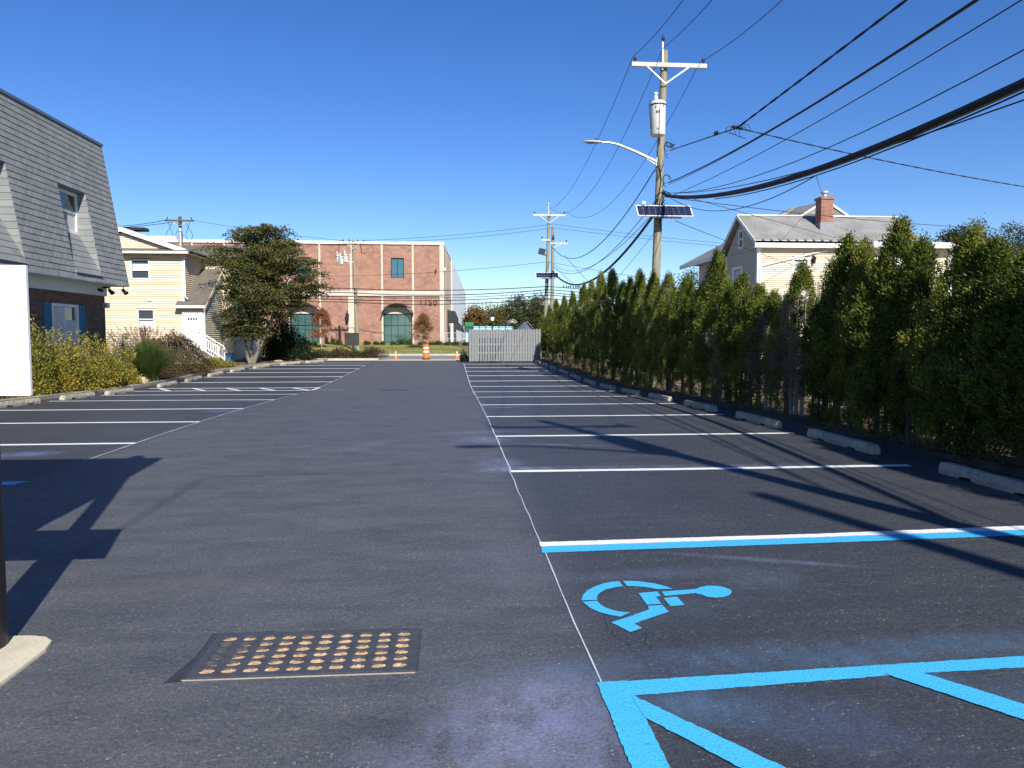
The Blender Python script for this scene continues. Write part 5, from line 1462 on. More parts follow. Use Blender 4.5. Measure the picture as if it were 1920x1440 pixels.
twiggy('dry_bush', 'dry pinkish brown stems of a leafless bush before the cream house wall', (-13.1, 31.5, zb_(31)), .9, 1.75, 120, TWIG_GREY)
# weeping maple mound: drooping layers
def mound(label, c, rx, ry, H, n):
    rt = thing('weeping_maple', label, 'shrub tree', c)
    m_ = 420
    d = ellip(m_); d[:, 2] = np.abs(d[:, 2])
    rad = np.array([rx, ry, H])
    C = d * rad * np.power(rng.uniform(.45, 1.03, m_), .5)[:, None]
    C[:, 2] *= 1 + .06 * np.sin(C[:, 0] * 4) 
    per = n // m_
    out = d * np.array([1, 1, .0]); 
    off = rng.normal(size=(m_ * per, 3)) * np.array([.15, .15, .045])
    P = np.repeat(C, per, 0) + off
    P[:, 2] -= (off[:, 0] * np.repeat(d[:, 0], per) + off[:, 1] * np.repeat(d[:, 1], per)) * .7
    P[:, 2] = np.maximum(P[:, 2], .04)
    D = np.repeat(out, per, 0) * .8 + np.array([0, 0, -.55]) + rng.normal(size=P.shape) * .35
    link('crown', leaves('weeping_crown', P, D, rng.uniform(.07, .14, len(P)), rng.uniform(.018, .035, len(P)), L_MAPLE, hint=np.repeat(d, per, 0) + np.array([0, 0, .4])), rt)
    mb = MB()
    for k in range(14):
        a = random.uniform(0, 6.28)
        mb.tube([(0, 0, -.1), (math.cos(a) * .15, math.sin(a) * .15, H * .5), (math.cos(a) * rx * .45, math.sin(a) * ry * .45, H * .85), (math.cos(a) * rx * .85, math.sin(a) * ry * .85, H * .5)], [.06, .045, .025, .006], 6, False)
    link('trunk', mb.mesh('trunk', BARK_DARK), rt)
mound('wide brownish green weeping maple mound before the house steps', (-12.25, 34.3, zb_(34)), 1.55, 1.6, 1.78, 20000)
bush('low_plants', 'low yellowish plants on the bed between the weeping maple and the tree', 'bush', (-11.75, 39.3, zb_(39)), (.75, 1.2, .42), 2600, .09, L_YELLOW, 8, None, 4, 1.0, 41)
# boulder
bm = bmesh.new(); bmesh.ops.create_icosphere(bm, subdivisions=4, radius=1)
from mathutils import noise as mnoise
for v in bm.verts:
    p = v.co.copy(); k = 1 + .16 * mnoise.noise(p * 1.7) + .06 * mnoise.noise(p * 5) + .03 * mnoise.noise(p * 11)
    v.co = Vector((p.x * k * .36, p.y * k * .46, max(p.z * k * .2, -.05) + .03))
me = bpy.data.meshes.new('boulder'); bm.to_mesh(me); bm.free(); me.materials.append(ROCK); me.shade_smooth()
o = link('boulder', me); o.location = (-11.35, 28.5, zb_(28) + .03); o.rotation_euler = (0, 0, .3)
props(o, 'tan boulder lying on the kerb edge beside the fountain grass', 'boulder')
for i, (x, y_, s_) in enumerate([(-9.85, 44.2, .5), (-9.2, 45.6, .62)]):
    o = link('boulder', me); o.location = (x, y_, gz(y_) + .1); o.scale = (s_, s_ * 1.3, s_ * .8); o.rotation_euler = (0, 0, 1 + i)
    props(o, ['small pale rock under the big tree at the far kerb', 'flat pale rock nearest the street at the end of the left kerb'][i], 'boulder')

# ------------------------------------------------------------------ trees
def tree(name, label, c, stems, tiers, mat, leaf, per, group=None, bark=BARK, flat=.3, cat='tree', spread=.42, seed=1):
    """stems: list of polylines with radii; tiers: leaf cluster centres; limbs run from the nearest stem to the clusters"""
    rt = thing(name, label, cat, c, group); r = np.random.default_rng(seed)
    mb = MB()
    nodes = []
    for pts, rad in stems:
        mb.tube(pts, rad, 9)
        nodes += [(Vector(p), q) for p, q in zip(pts, rad)][1:]
        for (p, q) in zip(pts, pts[1:]): nodes.append(((Vector(p) + Vector(q)) / 2, .04))
    for C in tiers:
        C = Vector(C)
        best = min(nodes, key=lambda nd: (nd[0] - C).length + (2 if nd[0].z > C.z else 0))
        a = best[0]; mid = a.lerp(C, .5) + Vector((r.normal() * .12, r.normal() * .12, -.1 * (C - a).length * .5 + .12))
        r0 = min(.05, .018 * (C - a).length + .012)
        mb.tube([a, mid, C], [r0, r0 * .6, .006], 5, False)
        if len(nodes) < 160: nodes.append((mid, r0 * .6))
        for q in range(2):
            e = C + Vector((r.normal() * spread, r.normal() * spread, r.normal() * spread * .3)); mb.tube([mid.lerp(C, .7), e], [.008, .003], 3, False)
    link('trunk', mb.mesh('trunk', bark, smooth=True), rt)
    T = np.array([tuple(t) for t in tiers]); n = len(T) * per
    sz = r.uniform(.6, 1.25, len(T))
    off = r.normal(size=(n, 3)) * np.array([spread, spread, spread * flat]) * np.repeat(sz, per)[:, None]
    P = np.repeat(T, per, 0) + off
    P[:, 2] -= .16 * (off[:, 0] ** 2 + off[:, 1] ** 2) / spread
    D = off * np.array([1, 1, .4]) + r.normal(size=(n, 3)) * .3 + np.array([0, 0, -.15])
    link('crown', leaves('crown', P, D, r.uniform(leaf * .65, leaf * 1.3, n), r.uniform(leaf * .4, leaf * .75, n), mat, hint=off * np.array([1, 1, .6]) / spread + np.array([0, 0, .9])), rt)
    return rt
# the big multi-stemmed tree by the house
tr = random.Random(5)
def env(z):
    P_ = [(1.3, .8), (1.9, 1.35), (2.6, 1.8), (3.3, 2.2), (4.3, 2.8), (5.2, 2.95), (6.0, 2.75), (6.7, 2.2), (7.3, 1.5), (7.6, .5)]
    return _lin(P_, z)
tiers = []
while len(tiers) < 150:
    z = tr.uniform(1.5, 7.45); a = tr.uniform(0, 6.28); q = math.sqrt(tr.random()) * .98
    if q < .45 and tr.random() < .6: continue
    w_ = env(z) * (.86 + .2 * math.sin(a * 3 + z * 1.7) + .13 * math.sin(a * 7 - z * 3.1))
    x = math.cos(a) * q * w_ + .75 * (1 if z > 3 else (z - 1.5) / 1.5); yv = math.sin(a) * q * w_ * .9
    if z < 2.6 and x > .75: continue
    if all((x - t[0]) ** 2 + (yv - t[1]) ** 2 + 2.6 * (z - t[2]) ** 2 > .34 for t in tiers): tiers.append((x, yv, z))
stems = [([(0, 0, -.1), (-.22, .05, .5), (-.32, .1, 1.5), (-.5, .1, 2.8), (-1.1, .2, 4.4), (-1.7, .1, 5.6)], [0.105, 0.081, 0.068, 0.056, 0.037, 0.015]),
         ([(.05, .05, -.1), (.0, .12, .6), (.1, .2, 1.7), (.3, .4, 3.2), (.3, .6, 5.0), (.2, .5, 6.6)], [0.105, 0.074, 0.062, 0.056, 0.037, 0.012]),
         ([(.12, -.05, -.1), (.35, -.1, .5), (.8, -.2, 1.5), (1.3, -.2, 2.6), (1.9, -.1, 4.2), (2.6, .0, 5.6)], [0.124, 0.105, 0.087, 0.074, 0.043, 0.015]),
         ([(.1, .05, .2), (.5, .1, 1.0), (.95, .3, 2.0), (1.3, .6, 3.4), (1.4, .9, 5.0), (1.1, .8, 6.4)], [0.074, 0.068, 0.062, 0.050, 0.031, 0.012])]
tree('shade_tree', 'broad multi-stemmed olive green tree beside the beige house', (-10.98, 42.6, .05), stems, tiers, L_DOG, .125, 330, spread=.35, flat=.26, seed=3, bark=BARK_MID)
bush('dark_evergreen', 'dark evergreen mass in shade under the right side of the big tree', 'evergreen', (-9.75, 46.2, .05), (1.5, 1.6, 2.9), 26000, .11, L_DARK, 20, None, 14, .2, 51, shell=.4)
# young red maples before the brick building
for i, (px, yv, top, lab) in enumerate([(603, 67.0, 579, 'young red topped maple before the left arched window across the street'), (793, 67.0, 588, 'young reddish maple below the house number on the brick wall')]):
    b_ = sight(px, 650, Y=yv); zt_ = sight(px, top, Y=yv).z; zg = _lin(LAWN, yv)
    H = zt_ - zg; T = []
    rr_ = random.Random(i + 9)
    while len(T) < 34:
        z = rr_.uniform(.30, .98) * H; w_ = (1.05 if i == 0 else .95) * math.sin(min(1, (1.02 - z / H) / .55) * pi / 2) * (1 if z / H > .42 else .75)
        a = rr_.uniform(0, 6.28); q = math.sqrt(rr_.random()); T.append((math.cos(a) * q * w_, math.sin(a) * q * w_, z))
    tree('young_maple', lab, (b_.x, yv, zg), [([(0, 0, 0), (.02, 0, H * .3), (0, .03, H * .6), (0, 0, H * .93)], [.05, .045, .03, .01])], T, L_RED, .12, 120, 'young maples on the lawn', BARK, .6, spread=.2, seed=20 + i)
# far trees, each its own
def far_tree(label, px, py, wpx, Yd, mat, zg=.7, n=5200, leaf=.38, seed=0, group='far trees beyond the lot', name='far_tree'):
    top = sight(px, py, Y=Yd); H = top.z - zg; Wd = wpx / FPX * Yd / 2
    r = random.Random(seed); T = []
    while len(T) < 60:
        a = r.uniform(0, 6.28); u_ = r.uniform(-1, 1); q = r.random() ** .4
        s_ = math.sqrt(1 - u_ * u_)
        z = H * .56 + u_ * H * .41 * q
        T.append((math.cos(a) * s_ * q * Wd * .88, math.sin(a) * s_ * q * Wd * .88, z))
    return tree(name, label, (top.x, Yd, zg), [([(0, 0, -.3), (.1, 0, H * .25), (-.1, .1, H * .5), (0, 0, H * .85)], [H * .028, H * .022, H * .015, .03])], T, mat, leaf, n // 60, group, BARK_DARK, .8, spread=Wd * .19, seed=seed)
FT = [(889, 575, 46, 128, L_FAR3, 'rust and yellow far tree touching the white flank wall'), (905, 562, 70, 150, L_FAR1, 'yellow green far tree just right of the brick building'), (930, 574, 60, 140, L_FAR1, 'yellowish far tree behind the black street lamp'),
      (948, 560, 60, 170, L_FAR2, 'distant green tree between the lamp and the tall dark tree'), (972, 550, 62, 118, L_FAR2, 'tall dark green far tree left of the leaning utility poles'), (1002, 556, 52, 120, L_FAR2, 'dark green far tree touching the leaning utility poles'),
      (1016, 552, 46, 140, L_FAR3, 'orange tinted far tree behind the leaning utility poles'), (1048, 570, 60, 120, L_FAR1, 'pale far tree behind the far end of the hedge'),
      (1300, 496, 76, 84, L_FAR2, 'round green tree left of the cream house behind the hedge'), (1352, 520, 60, 88, L_FAR2, 'green tree behind the left eave of the cream house')]
for i, (px, py, w_, Yd, m_, lab) in enumerate(FT):
    far_tree(lab, px, py, w_, Yd, m_, seed=60 + i, leaf=.30 if Yd > 100 else .22)
far_tree('big dark tree rising behind the white roofed addition on the right', 1812, 405, 130, 60, L_FAR2, .1, 24000, .2, 91)
far_tree('dark tree cut by the right edge of the picture behind the hedge', 1900, 416, 120, 66, L_FAR2, .1, 24000, .2, 92)
far_tree('low green tree hiding the foot of the tiny white house', 964, 603.5, 44, 100, L_FAR2, .5, 5200, .25, 95)
# shrubs of the street island and along the brick building
for i, (px, top, w_, mat, lab) in enumerate([(598, 655, 34, L_BROWN, 'brownish shrub at the left end of the island beside the street'), (610, 658, 40, L_SHRUB, 'low grey green shrub left of the black sign board'),
        (637, 651, 44, L_BROWN, 'reddish brown shrub directly left of the black sign post'), (664, 658, 44, L_SHRUB, 'spreading green shrub below the black sign board'), (697, 650, 44, L_BROWN, 'rounded brown shrub at the right end of the street island')]):
    yv = 49.2 + .15 * (i % 2); b_ = sight(px, 670, Y=yv); H = sight(px, top, Y=yv).z - .17; R_ = w_ / FPX * yv / 2
    bush('island_shrub', lab, 'shrub', (b_.x, yv, .17), (R_ * 1.15, .55, H * .86), 3600, .085, mat, 9, 'shrubs on the street island', 6, .4, 70 + i, shell=.5)
for i, (px, py, w_) in enumerate([(688, 640, 12), (705, 641, 10), (718, 641, 9), (736, 641, 9), (754, 637, 22), (770, 637, 18), (791, 640, 18), (810, 643, 14), (822, 641, 20), (840, 643, 16), (855, 645, 18), (876, 646, 16), (575, 640, 14), (588, 640, 12), (632, 636, 22), (560, 641, 14)]):
    yv = 71.6; b_ = sight(px, 648, Y=yv); zg = _lin(LAWN, yv); H = max(.25, sight(px, py, Y=yv).z - zg); R_ = w_ / FPX * yv / 2
    where = ['under the pale belt near the pole', 'right of the pole', 'left of the right arched window', 'below the left panes of the right arched window', 'below the middle panes of the right arched window', 'below the right pane of the right arched window', 'at the foot of the right young maple',
             'just right of the right young maple', 'third from the pale railing', 'second from the pale railing', 'beside the pale railing', 'left of the grey fence', 'below the left arched window', 'at the foot of the left young maple', 'left of the black sign board, dark and large', 'at the left end of the left arched window'][i]
    bush('foundation_shrub', f'low green shrub at the brick building, {where}', 'shrub', (b_.x, yv, zg), (R_ * 1.1, R_, H), 700, .11, L_SHRUB, 6, 'shrubs along the foot of the brick building', 3, .4, 120 + i)
bush('corner_shrub', 'dark shrub at the left corner of the grey fence', 'shrub', (.75, 45.3, .05), (.28, .4, .75), 1800, .07, L_DARK, 7, None, 5, .4, 77)
n_ = 26000
P = np.stack([rng.uniform(-20, 6, n_), rng.uniform(59.9, 73, n_), np.zeros(n_)], 1); P[:, 2] = [(_lin(LAWN, b) + .01 - (.06 * min(1, (a + 1) / 4) * (b - 59.7) / 3.3 if a > -1 else 0)) for a, b in P[:, :2]]
o = link('grass', leaves('grass', P, rng.normal(size=(n_, 3)) * .5 + np.array([0, 0, 1]), .09, .02, L_TURF)); props(o, 'thin dry lawn grass before the brick building', 'grass', None, 'stuff')

# ------------------------------------------------------------------ utility poles
def pixel(p):
    v = Vector(p) - Vector((0, 0, EYE)); d = v.dot(_F)
    return 960 + FPX * v.dot(_R) / d, 720 - FPX * v.dot(_U) / d
def insulator(mb, c, k=1.0):
    mb.lathe([(.018 * k, -.06), (.018 * k, .0), (.055 * k, .01), (.06 * k, .04), (.035 * k, .055), (.06 * k, .065), (.055 * k, .1), (.03 * k, .12), (.035 * k, .16), (.02 * k, .18)], c, 10)
def pole_at(name, label, base, lean, H, r0=.165, r1=.115, group=None, mat=WOOD_POLE):
    rt = thing(name, label, 'utility pole', base, group)
    b = Vector(base)
    def ax(z): return Vector((b.x + lean[0] * (z - b.z), b.y + lean[1] * (z - b.z), z))
    n = 10
    pts = [ax(b.z - .3 + (H + .3) * i / n) for i in range(n + 1)]
    MB().tube(pts, [r0 + (r1 - r0) * i / n for i in range(n + 1)], 16).build('pole', mat, rt, True)
    return rt, ax
def crossarm(rt, ax, z, x0, x1, y_off=-.17, pins=(), brace=.55, t=.1, mat=WOOD_ARM):
    c = ax(z); y_ = c.y + y_off
    MB().box(c.x + x0, c.x + x1, y_ - t * .45, y_ + t * .45, z - t * .62, z + t * .62).build('crossarm', mat, rt, bevel=.008)
    if brace:
        bm_ = MB(); 
        for s_ in (x0, x1):
            bm_.bar((c.x + s_ * .55, y_ - .055, z - .07), (c.x, y_ - .04, z - brace), .035, .012, (0, 1, 0))
        bm_.build('brace', GALV, rt)
    for px_ in pins:
        i_ = MB(); insulator(i_, (c.x + px_, y_, z + .12)); i_.build('insulator', PORCELAIN, rt, True)
def street_lamp(rt, ax, z, L=2.05, rise=.62, y_off=0.0):
    c = ax(z); r_ = .13
    pts = [(c.x - r_, c.y + y_off, z), (c.x - L * .42, c.y + y_off, z + rise * .52), (c.x - L * .72, c.y + y_off, z + rise * .9), (c.x - L * .88, c.y + y_off, z + rise), (c.x - L, c.y + y_off, z + rise)]
    a = MB().tube(pts, [.062, .05, .042, .036, .034], 10).box(c.x - r_ - .03, c.x - r_ + .05, c.y + y_off - .06, c.y + y_off + .06, z - .14, z + .14)
    a.bar((c.x - r_, c.y + y_off, z - .1), (c.x - L * .3, c.y + y_off, z + rise * .3), .04, .03)
    arm = a.build('lamp_arm', LAMP_METAL, rt, True)
    hx = c.x - L; z2 = z + rise; y_ = c.y + y_off
    prof = [(-.02, .05, .045), (.1, .085, .06), (.3, .125, .065), (.5, .12, .05), (.62, .075, .028), (.66, .02, .01)]
    h = MB(); n = 12
    for d, w_, th in prof:
        h.v += [(hx - d, y_ + w_ * math.cos(2 * pi * j / n), z2 + th * (1.0 if math.sin(2 * pi * j / n) > 0 else .5) * math.sin(2 * pi * j / n)) for j in range(n)]
    for i in range(len(prof) - 1):
        for j in range(n):
            a_ = i * n + j; b_ = i * n + (j + 1) % n
            h.f.append((a_, b_, b_ + n, a_ + n))
    h.f.append(tuple(range(n))); h.f.append(tuple(reversed(range((len(prof) - 1) * n, len(prof) * n))))
    hd = h.build('lamp_head', LAMP_METAL, rt, True)
    MB().box(hx - .5, hx - .12, y_ - .07, y_ + .07, z2 - .05, z2 - .031).build('lens', GLASS, hd)
    MB().lathe([(.035, 0), (.035, .05), (.028, .07)], (hx - .2, y_, z2 + .06), 10).build('light_sensor', BLACK, hd)
def transformer(rt, c, r_=.255, h=1.1, text=True):
    cx, cy, cz = c
    t = MB().lathe([(r_ * .9, 0), (r_, .03), (r_, h - .1), (r_ * 1.04, h - .095), (r_ * 1.04, h - .03), (r_ * .85, h + .03), (.05, h + .05)], c, 28).build('transformer', PALE_METAL, rt, True)
    MB().lathe([(r_ * 1.05, 0), (r_ * 1.065, .02), (r_ * 1.05, .04)], (cx, cy, cz + h - .12), 28).build('lid_band', BLACK, t)
    b = MB(); insulator(b, (cx - .08, cy - .02, cz + h + .08), 1.2); b.lathe([(.05, 0), (.07, .03), (.05, .08)], (cx - .08, cy - .02, cz + h + .24), 10)
    b.build('bushing', TRIM, t, True)
    MB().tube([(cx - .08, cy, cz + h + .05), (cx - r_ - .05, cy - .05, cz + h + .02), (cx - r_ - .06, cy - .06, cz + h - .2), (cx - r_ - .03, cy - .07, cz + h * .55), (cx - r_ + .0, cy - .06, cz + .2)], .012, 6).tube(
        [(cx + .02, cy - r_ * .95, cz + h - .02), (cx + .0, cy - r_ - .015, cz + h - .1), (cx - .03, cy - r_ - .012, cz - .02), (cx + .0, cy - r_, cz - .2)], .008, 5).build('lead_wire', CABLE, t)
    MB().box(cx - .02, cx + .08, cy - .0, cy + r_ + .12, cz + .2, cz + .3).box(cx - .02, cx + .08, cy, cy + r_ + .12, cz + h - .35, cz + h - .25).build('hanger', GALV, t)
    for s_, zz in ((-.13, .82), (.12, .86)):
        MB().box(cx + s_ - .015, cx + s_ + .015, cy - r_ * .93, cy - r_ * .80, cz + h * zz - .05, cz + h * zz + .03).build('lug', BLACK, t)
    if text:
        for tx, sz, dx, zz in (('50', .12, -.07, .66), ('61', .075, -.06, .16)):
            wall_text(tx, sz, (cx + dx, cy - math.sqrt(r_ ** 2 - dx ** 2) - .012, cz + h * zz), (pi / 2, 0, -math.asin(-dx / r_) * 0 + math.asin(dx / r_)), BLACK, t, 'number', .008)
def solar(rt, c, w, h, tilt, cols=9, rows=4):
    c = Vector(c); u = Vector((1, 0, 0)); v = Vector((0, math.cos(tilt), math.sin(tilt))); n = Vector((0, -math.sin(tilt), math.cos(tilt)))
    o_ = c - u * w / 2 - v * h / 2
    fr_ = MB(); b = .028
    fr_.obox(o_, u * w, v * b, n * .035).obox(o_ + v * (h - b), u * w, v * b, n * .035).obox(o_ + v * b, u * b, v * (h - 2 * b), n * .035).obox(o_ + v * b + u * (w - b), u * b, v * (h - 2 * b), n * .035)
    p = fr_.build('solar_panel', TRIM, rt)
    MB().obox(o_ + u * b + v * b + n * .008, u * (w - 2 * b), v * (h - 2 * b), n * .008).build('backsheet', GALV, p)
    gw, gh = (w - 2 * b) / cols, (h - 2 * b) / rows
    cell = None
    for i in range(cols):
        for j in range(rows):
            q = o_ + u * (b + gw * i + .003) + v * (b + gh * j + .003) + n * .0165
            if cell is None:
                cell = MB().obox((0, 0, 0), u * (gw - .006), v * (gh - .006), n * .003).mesh('solar_cell', SOLAR)
            link('solar_cell', cell, p, q)
    MB().bar(c - u * .45 - n * .03 - v * h * .45, c + u * .55 - n * .03 - v * h * .45, .1, .09).bar(c - n * .03 - v * h * .4, c + v * .02 + Vector((0, .4, -.1)), .06, .06).build('panel_bracket', BLACK, p)

PX = 26.0
mp, ax = pole_at('utility_pole', 'tall weathered utility pole with transformer, street lamp and solar panel rising behind the hedge', (6.99, PX, -.1), (.0275, 0), 11.38)
crossarm(mp, ax, 10.74, -1.17, 1.42, -.2, (-1.05, 1.3), .62, .115)
i_ = MB().bar(ax(10.9) + Vector((-.1, -.16, -.3)), ax(10.9) + Vector((-.1, -.16, .62)), .045, .045); i_.build('top_pin', TRIM, mp)
i_ = MB(); insulator(i_, tuple(ax(11.55) + Vector((-.1, -.16, .02))), 1.1); i_.build('insulator', PORCELAIN, mp, True)
transformer(mp, (6.98, PX - .43, 8.33))
street_lamp(mp, ax, 7.56)
solar(mp, (7.225, PX - .48, 5.80), 1.9, .56, math.radians(48))
hw = MB()
for k in range(5):
    z = 5.6 + k * .37; a0 = k * 1.7
    hw.tube([ax(z) + Vector((math.cos(a0 + q) * .16, math.sin(a0 + q) * .16, q * .1)) for q in (0, .6, 1.2, 1.8, 2.4, 3.0)], .011, 5)
for zz, n_l in ((8.05, 3), (6.38, 3), (6.95, 2)):
    for k in range(n_l):
        r_ = .16 + .05 * k
        c = ax(zz) + Vector((.2 + .03 * k, -.12, 0))
        hw.tube([c + Vector((r_ * math.cos(t) * .7, .03 * k, r_ * math.sin(t) - .05 * k)) for t in [j * pi / 6 for j in range(10)]], .011, 5)
hw.tube([ax(7.9) + Vector((-.16, -.06, 0)), ax(7.6) + Vector((-.1, -.17, 0)), ax(6.9) + Vector((.02, -.17, 0)), ax(6.2) + Vector((-.09, -.17, 0)), ax(5.3) + Vector((.05, -.17, 0))], .014, 5)
hw.tube([ax(6.6) + Vector((.16, -.05, 0)), ax(6.2) + Vector((.14, -.1, 0)), ax(5.8) + Vector((.0, -.18, 0)), ax(5.2) + Vector((.1, -.17, 0))], .014, 5)
hw.build('wire_loops', CABLE, mp)
MB().tube([ax(8.1) + Vector((.14, -.1, 0)), ax(8.0) + Vector((.3, -.15, .02)), ax(8.02) + Vector((.42, -.2, .1))], .03, 7).build('cable_clamp', BLACK, mp)
MB().tube([ax(6.42) + Vector((.1, -.12, .08)), ax(6.4) + Vector((.2, -.2, .0)), ax(6.33) + Vector((.32, -.22, .02))], .05, 7).build('cable_clamp', BLACK, mp)
MB().lathe([(.06, 0), (.075, .04), (.06, .1)], tuple(ax(6.05) + Vector((-.62, -.35, 0))), 10).build('panel_sensor', TRIM, mp, True)

np_, axn = pole_at('utility_pole', 'utility pole with street lamp standing behind the photographer, its shadow crossing the right stalls', (6.47, -1.0, 0), (-.06, 0), 11.0)
crossarm(np_, axn, 10.4, -1.25, 1.25, -.2, (-1.15, 1.15), .6, .11)
street_lamp(np_, axn, 8.0)
transformer(np_, tuple(axn(8.9) + Vector((.1, -.42, -.5))), text=False)
n2, _a = pole_at('utility_pole', 'shorter utility pole beyond the near one, out of view', (6.65, -5.4, 0), (-.005, 0), 9.3)
fp_, axf = pole_at('utility_pole', 'farther utility pole with crossarm and small solar panel beyond the end of the hedge', (7.15, 58, 0), (.031, 0), 11.05, .17, .11)
crossarm(fp_, axf, 10.72, -1.25, 1.28, -.16, (-1.12, 1.15), .6, .12)
i_ = MB().bar(axf(11) + Vector((-.08, -.13, -.2)), axf(11) + Vector((-.08, -.13, .42)), .05, .05); insulator(i_, tuple(axf(11.4) + Vector((-.08, -.13, .1))), 1.2); i_.build('top_pin', GALV, fp_)
crossarm(fp_, axf, 8.85, -.55, .1, -.16, (-.5,), 0, .1)
solar(fp_, tuple(sight(1026, 516.5, Y=57.6)), 1.75, .55, math.radians(55), 8, 2)
fl_c = sight(1015, 471, Y=57.7)
MB().obox(fl_c + Vector((-.28, -.1, -.2)), (.5, 0, -.12), (.0, .08, 0), (.13, 0, .45)).bar(fl_c + Vector((.1, 0, -.2)), axf(fl_c.z - .35), .06, .06).build('floodlight', BLACK, fp_)
wr = MB()
for k in range(3):
    c = axf(4.4 + k * .22) + Vector((-.45 - .12 * k, -.12, 0))
    wr.tube([c + Vector((.28 * math.cos(t), .02 * k, .22 * math.sin(t))) for t in [j * pi / 7 for j in range(15)]], .022, 5)
wr.build('wire_loops', CABLE, fp_)
f2, axf2 = pole_at('utility_pole', 'shorter leaning utility pole directly behind the farther pole with solar panel', (7.95, 60, 0), (.011, 0), 10.15, .17, .12)
crossarm(f2, axf2, 8.85, -.2, 1.15, -.16, (1.05,), .35, .1)
sp_, axs = pole_at('utility_pole', 'utility pole with three white transformers in front of the brick building', (-7.70, 63.5, .45), (-.028, 0), 8.95, .17, .12)
for k, (dx, dz) in enumerate([(-.95, -1.25), (-.62, -1.05), (-1.25, -1.1)]):
    c = axs(9.2) + Vector((dx, -.3 + .2 * k, dz - .55))
    transformer(sp_, tuple(c), .17, .6, False)
MB().bar(axs(7.6), axs(7.6) + Vector((-1.2, -.1, .15)), .1, .1).build('bracket', GALV, sp_)
crossarm(sp_, axs, 9.15, -.9, .9, -.15, (-.8, -.35, .35, .8), .5, .1)
wr = MB()
for k in range(7):
    a_ = axs(9.2) + Vector((-1.1 + k * .33, -.2, .05)); b_ = axs(9.2) + Vector((-1.5 + k * .5, -.1, -.7 - .1 * (k % 3)))
    wr.tube([a_, a_.lerp(b_, .4) + Vector((.2 * (-1) ** k, 0, .45)), b_.lerp(a_, .2) + Vector((.25 * (-1) ** k, 0, -.2)), b_], .018, 5)
wr.build('wire_loops', CABLE, sp_)
lp_, axl = pole_at('utility_pole', 'distant utility pole with two crossarms above the beige house roof', (-22.3, 66, 0), (-.02, 0), 11.5, .17, .13, None, BARK_DARK)
for z, w_ in ((11.15, 1.15), (8.75, 1.2), (7.5, 1.5)):
    crossarm(lp_, axl, z, -w_, w_, -.16, (-w_ * .85, w_ * .85), .45 if z > 9 else 0, .12, BARK_DARK)
wr = MB()
for k in range(6):
    a_ = axl(11.0) + Vector((-.9 + .35 * k, -.2, 0)); b_ = axl(8.7) + Vector((-1.2 + .45 * k, -.2, 0))
    wr.tube([a_, a_.lerp(b_, .5) + Vector((.5 * (-1) ** k, 0, .1)), b_], .02, 5)
wr.build('wire_loops', CABLE, lp_)

# ------------------------------------------------------------------ overhead lines
def sag_through(a, b, px, py):
    """sag for which the span passes the surveyed pixel"""
    a, b = Vector(a), Vector(b); lo, hi = 0.0, 4.0
    def row(s_):
        prev = None
        for i in range(121):
            t = i / 120; p = a.lerp(b, t) - Vector((0, 0, 4 * s_ * t * (1 - t)))
            if (p - Vector((0, 0, EYE))).dot(_F) < .5: continue
            q = pixel(p)
            if prev and (prev[0] - px) * (q[0] - px) <= 0 and prev[0] != q[0]:
                return prev[1] + (q[1] - prev[1]) * (px - prev[0]) / (q[0] - prev[0])
            prev = q
        return None
    for _ in range(30):
        m_ = (lo + hi) / 2; r_ = row(m_)
        if r_ is None: return .35
        if r_ < py: lo = m_
        else: hi = m_
    return lo
def span_fit(a, b, q1, q2):
    """height of the far attachment and sag so that the span passes two surveyed pixels"""
    b = Vector(b)
    def rows(z, s_):
        bb = Vector((b.x, b.y, z)); out = []
        for (px, py) in (q1, q2):
            prev = None; val = None
            for i in range(161):
                t = i / 160; p = Vector(a).lerp(bb, t) - Vector((0, 0, 4 * s_ * t * (1 - t)))
                if (p - Vector((0, 0, EYE))).dot(_F) < .5: continue
                q = pixel(p)
                if prev and (prev[0] - px) * (q[0] - px) <= 0 and prev[0] != q[0]:
                    val = prev[1] + (q[1] - prev[1]) * (px - prev[0]) / (q[0] - prev[0]); break
                prev = q
            out.append(((val if val is not None else prev[1]) - py))
        return np.array(out)
    x = np.array([b.z, .5])
    for _ in range(25):
        f0 = rows(*x); J = np.stack([(rows(x[0] + .02, x[1]) - f0) / .02, (rows(x[0], x[1] + .02) - f0) / .02], 1)
        try: d = np.linalg.solve(J, -f0)
        except np.linalg.LinAlgError: break
        x = x + np.clip(d, -.6, .6)
        if np.abs(f0).max() < .3: break
    x[1] = max(x[1], .02)
    print('span', [round(float(v), 2) for v in x], [round(float(v), 1) for v in rows(*x)])
    return (b.x, b.y, float(x[0])), float(x[1])
def line(label, a, b, r=.012, thru=None, sag=.3, n=20, twist=0, name='power_line', cat='cable', group=None):
    if thru and isinstance(thru[0], tuple): b, s_ = span_fit(a, b, *thru)
    else: s_ = sag_through(a, b, *thru) if thru else sag
    P = arc(a, b, s_, n if not twist else 90)
    mb = MB()
    if twist:
        for k in range(2):
            mb.tube([p + Vector((math.cos(i * 1.15 + k * pi), 0, math.sin(i * 1.15 + k * pi))) * twist for i, p in enumerate(P)], r, 5)
    else:
        mb.tube(P, r, 6)
    return mb.single(name, CABLE, label, cat, group, True)
A = lambda px, py: sight(px, py, Y=PX - .2)
nl = axn(10.55)
B3 = [(nl.x - 1.15, -1.2, 10.75), (axn(11).x, -1.0, 11.2), (nl.x + 1.15, -1.2, 10.75)]
line('thin wire from the left end of the near pole crossarm up to the top edge', A(1187, 106), B3[0], .011, (1281, 0))
line('thin wire from the top pin of the near pole up to the top edge', A(1241, 92), B3[1], .011, (1335, 0))
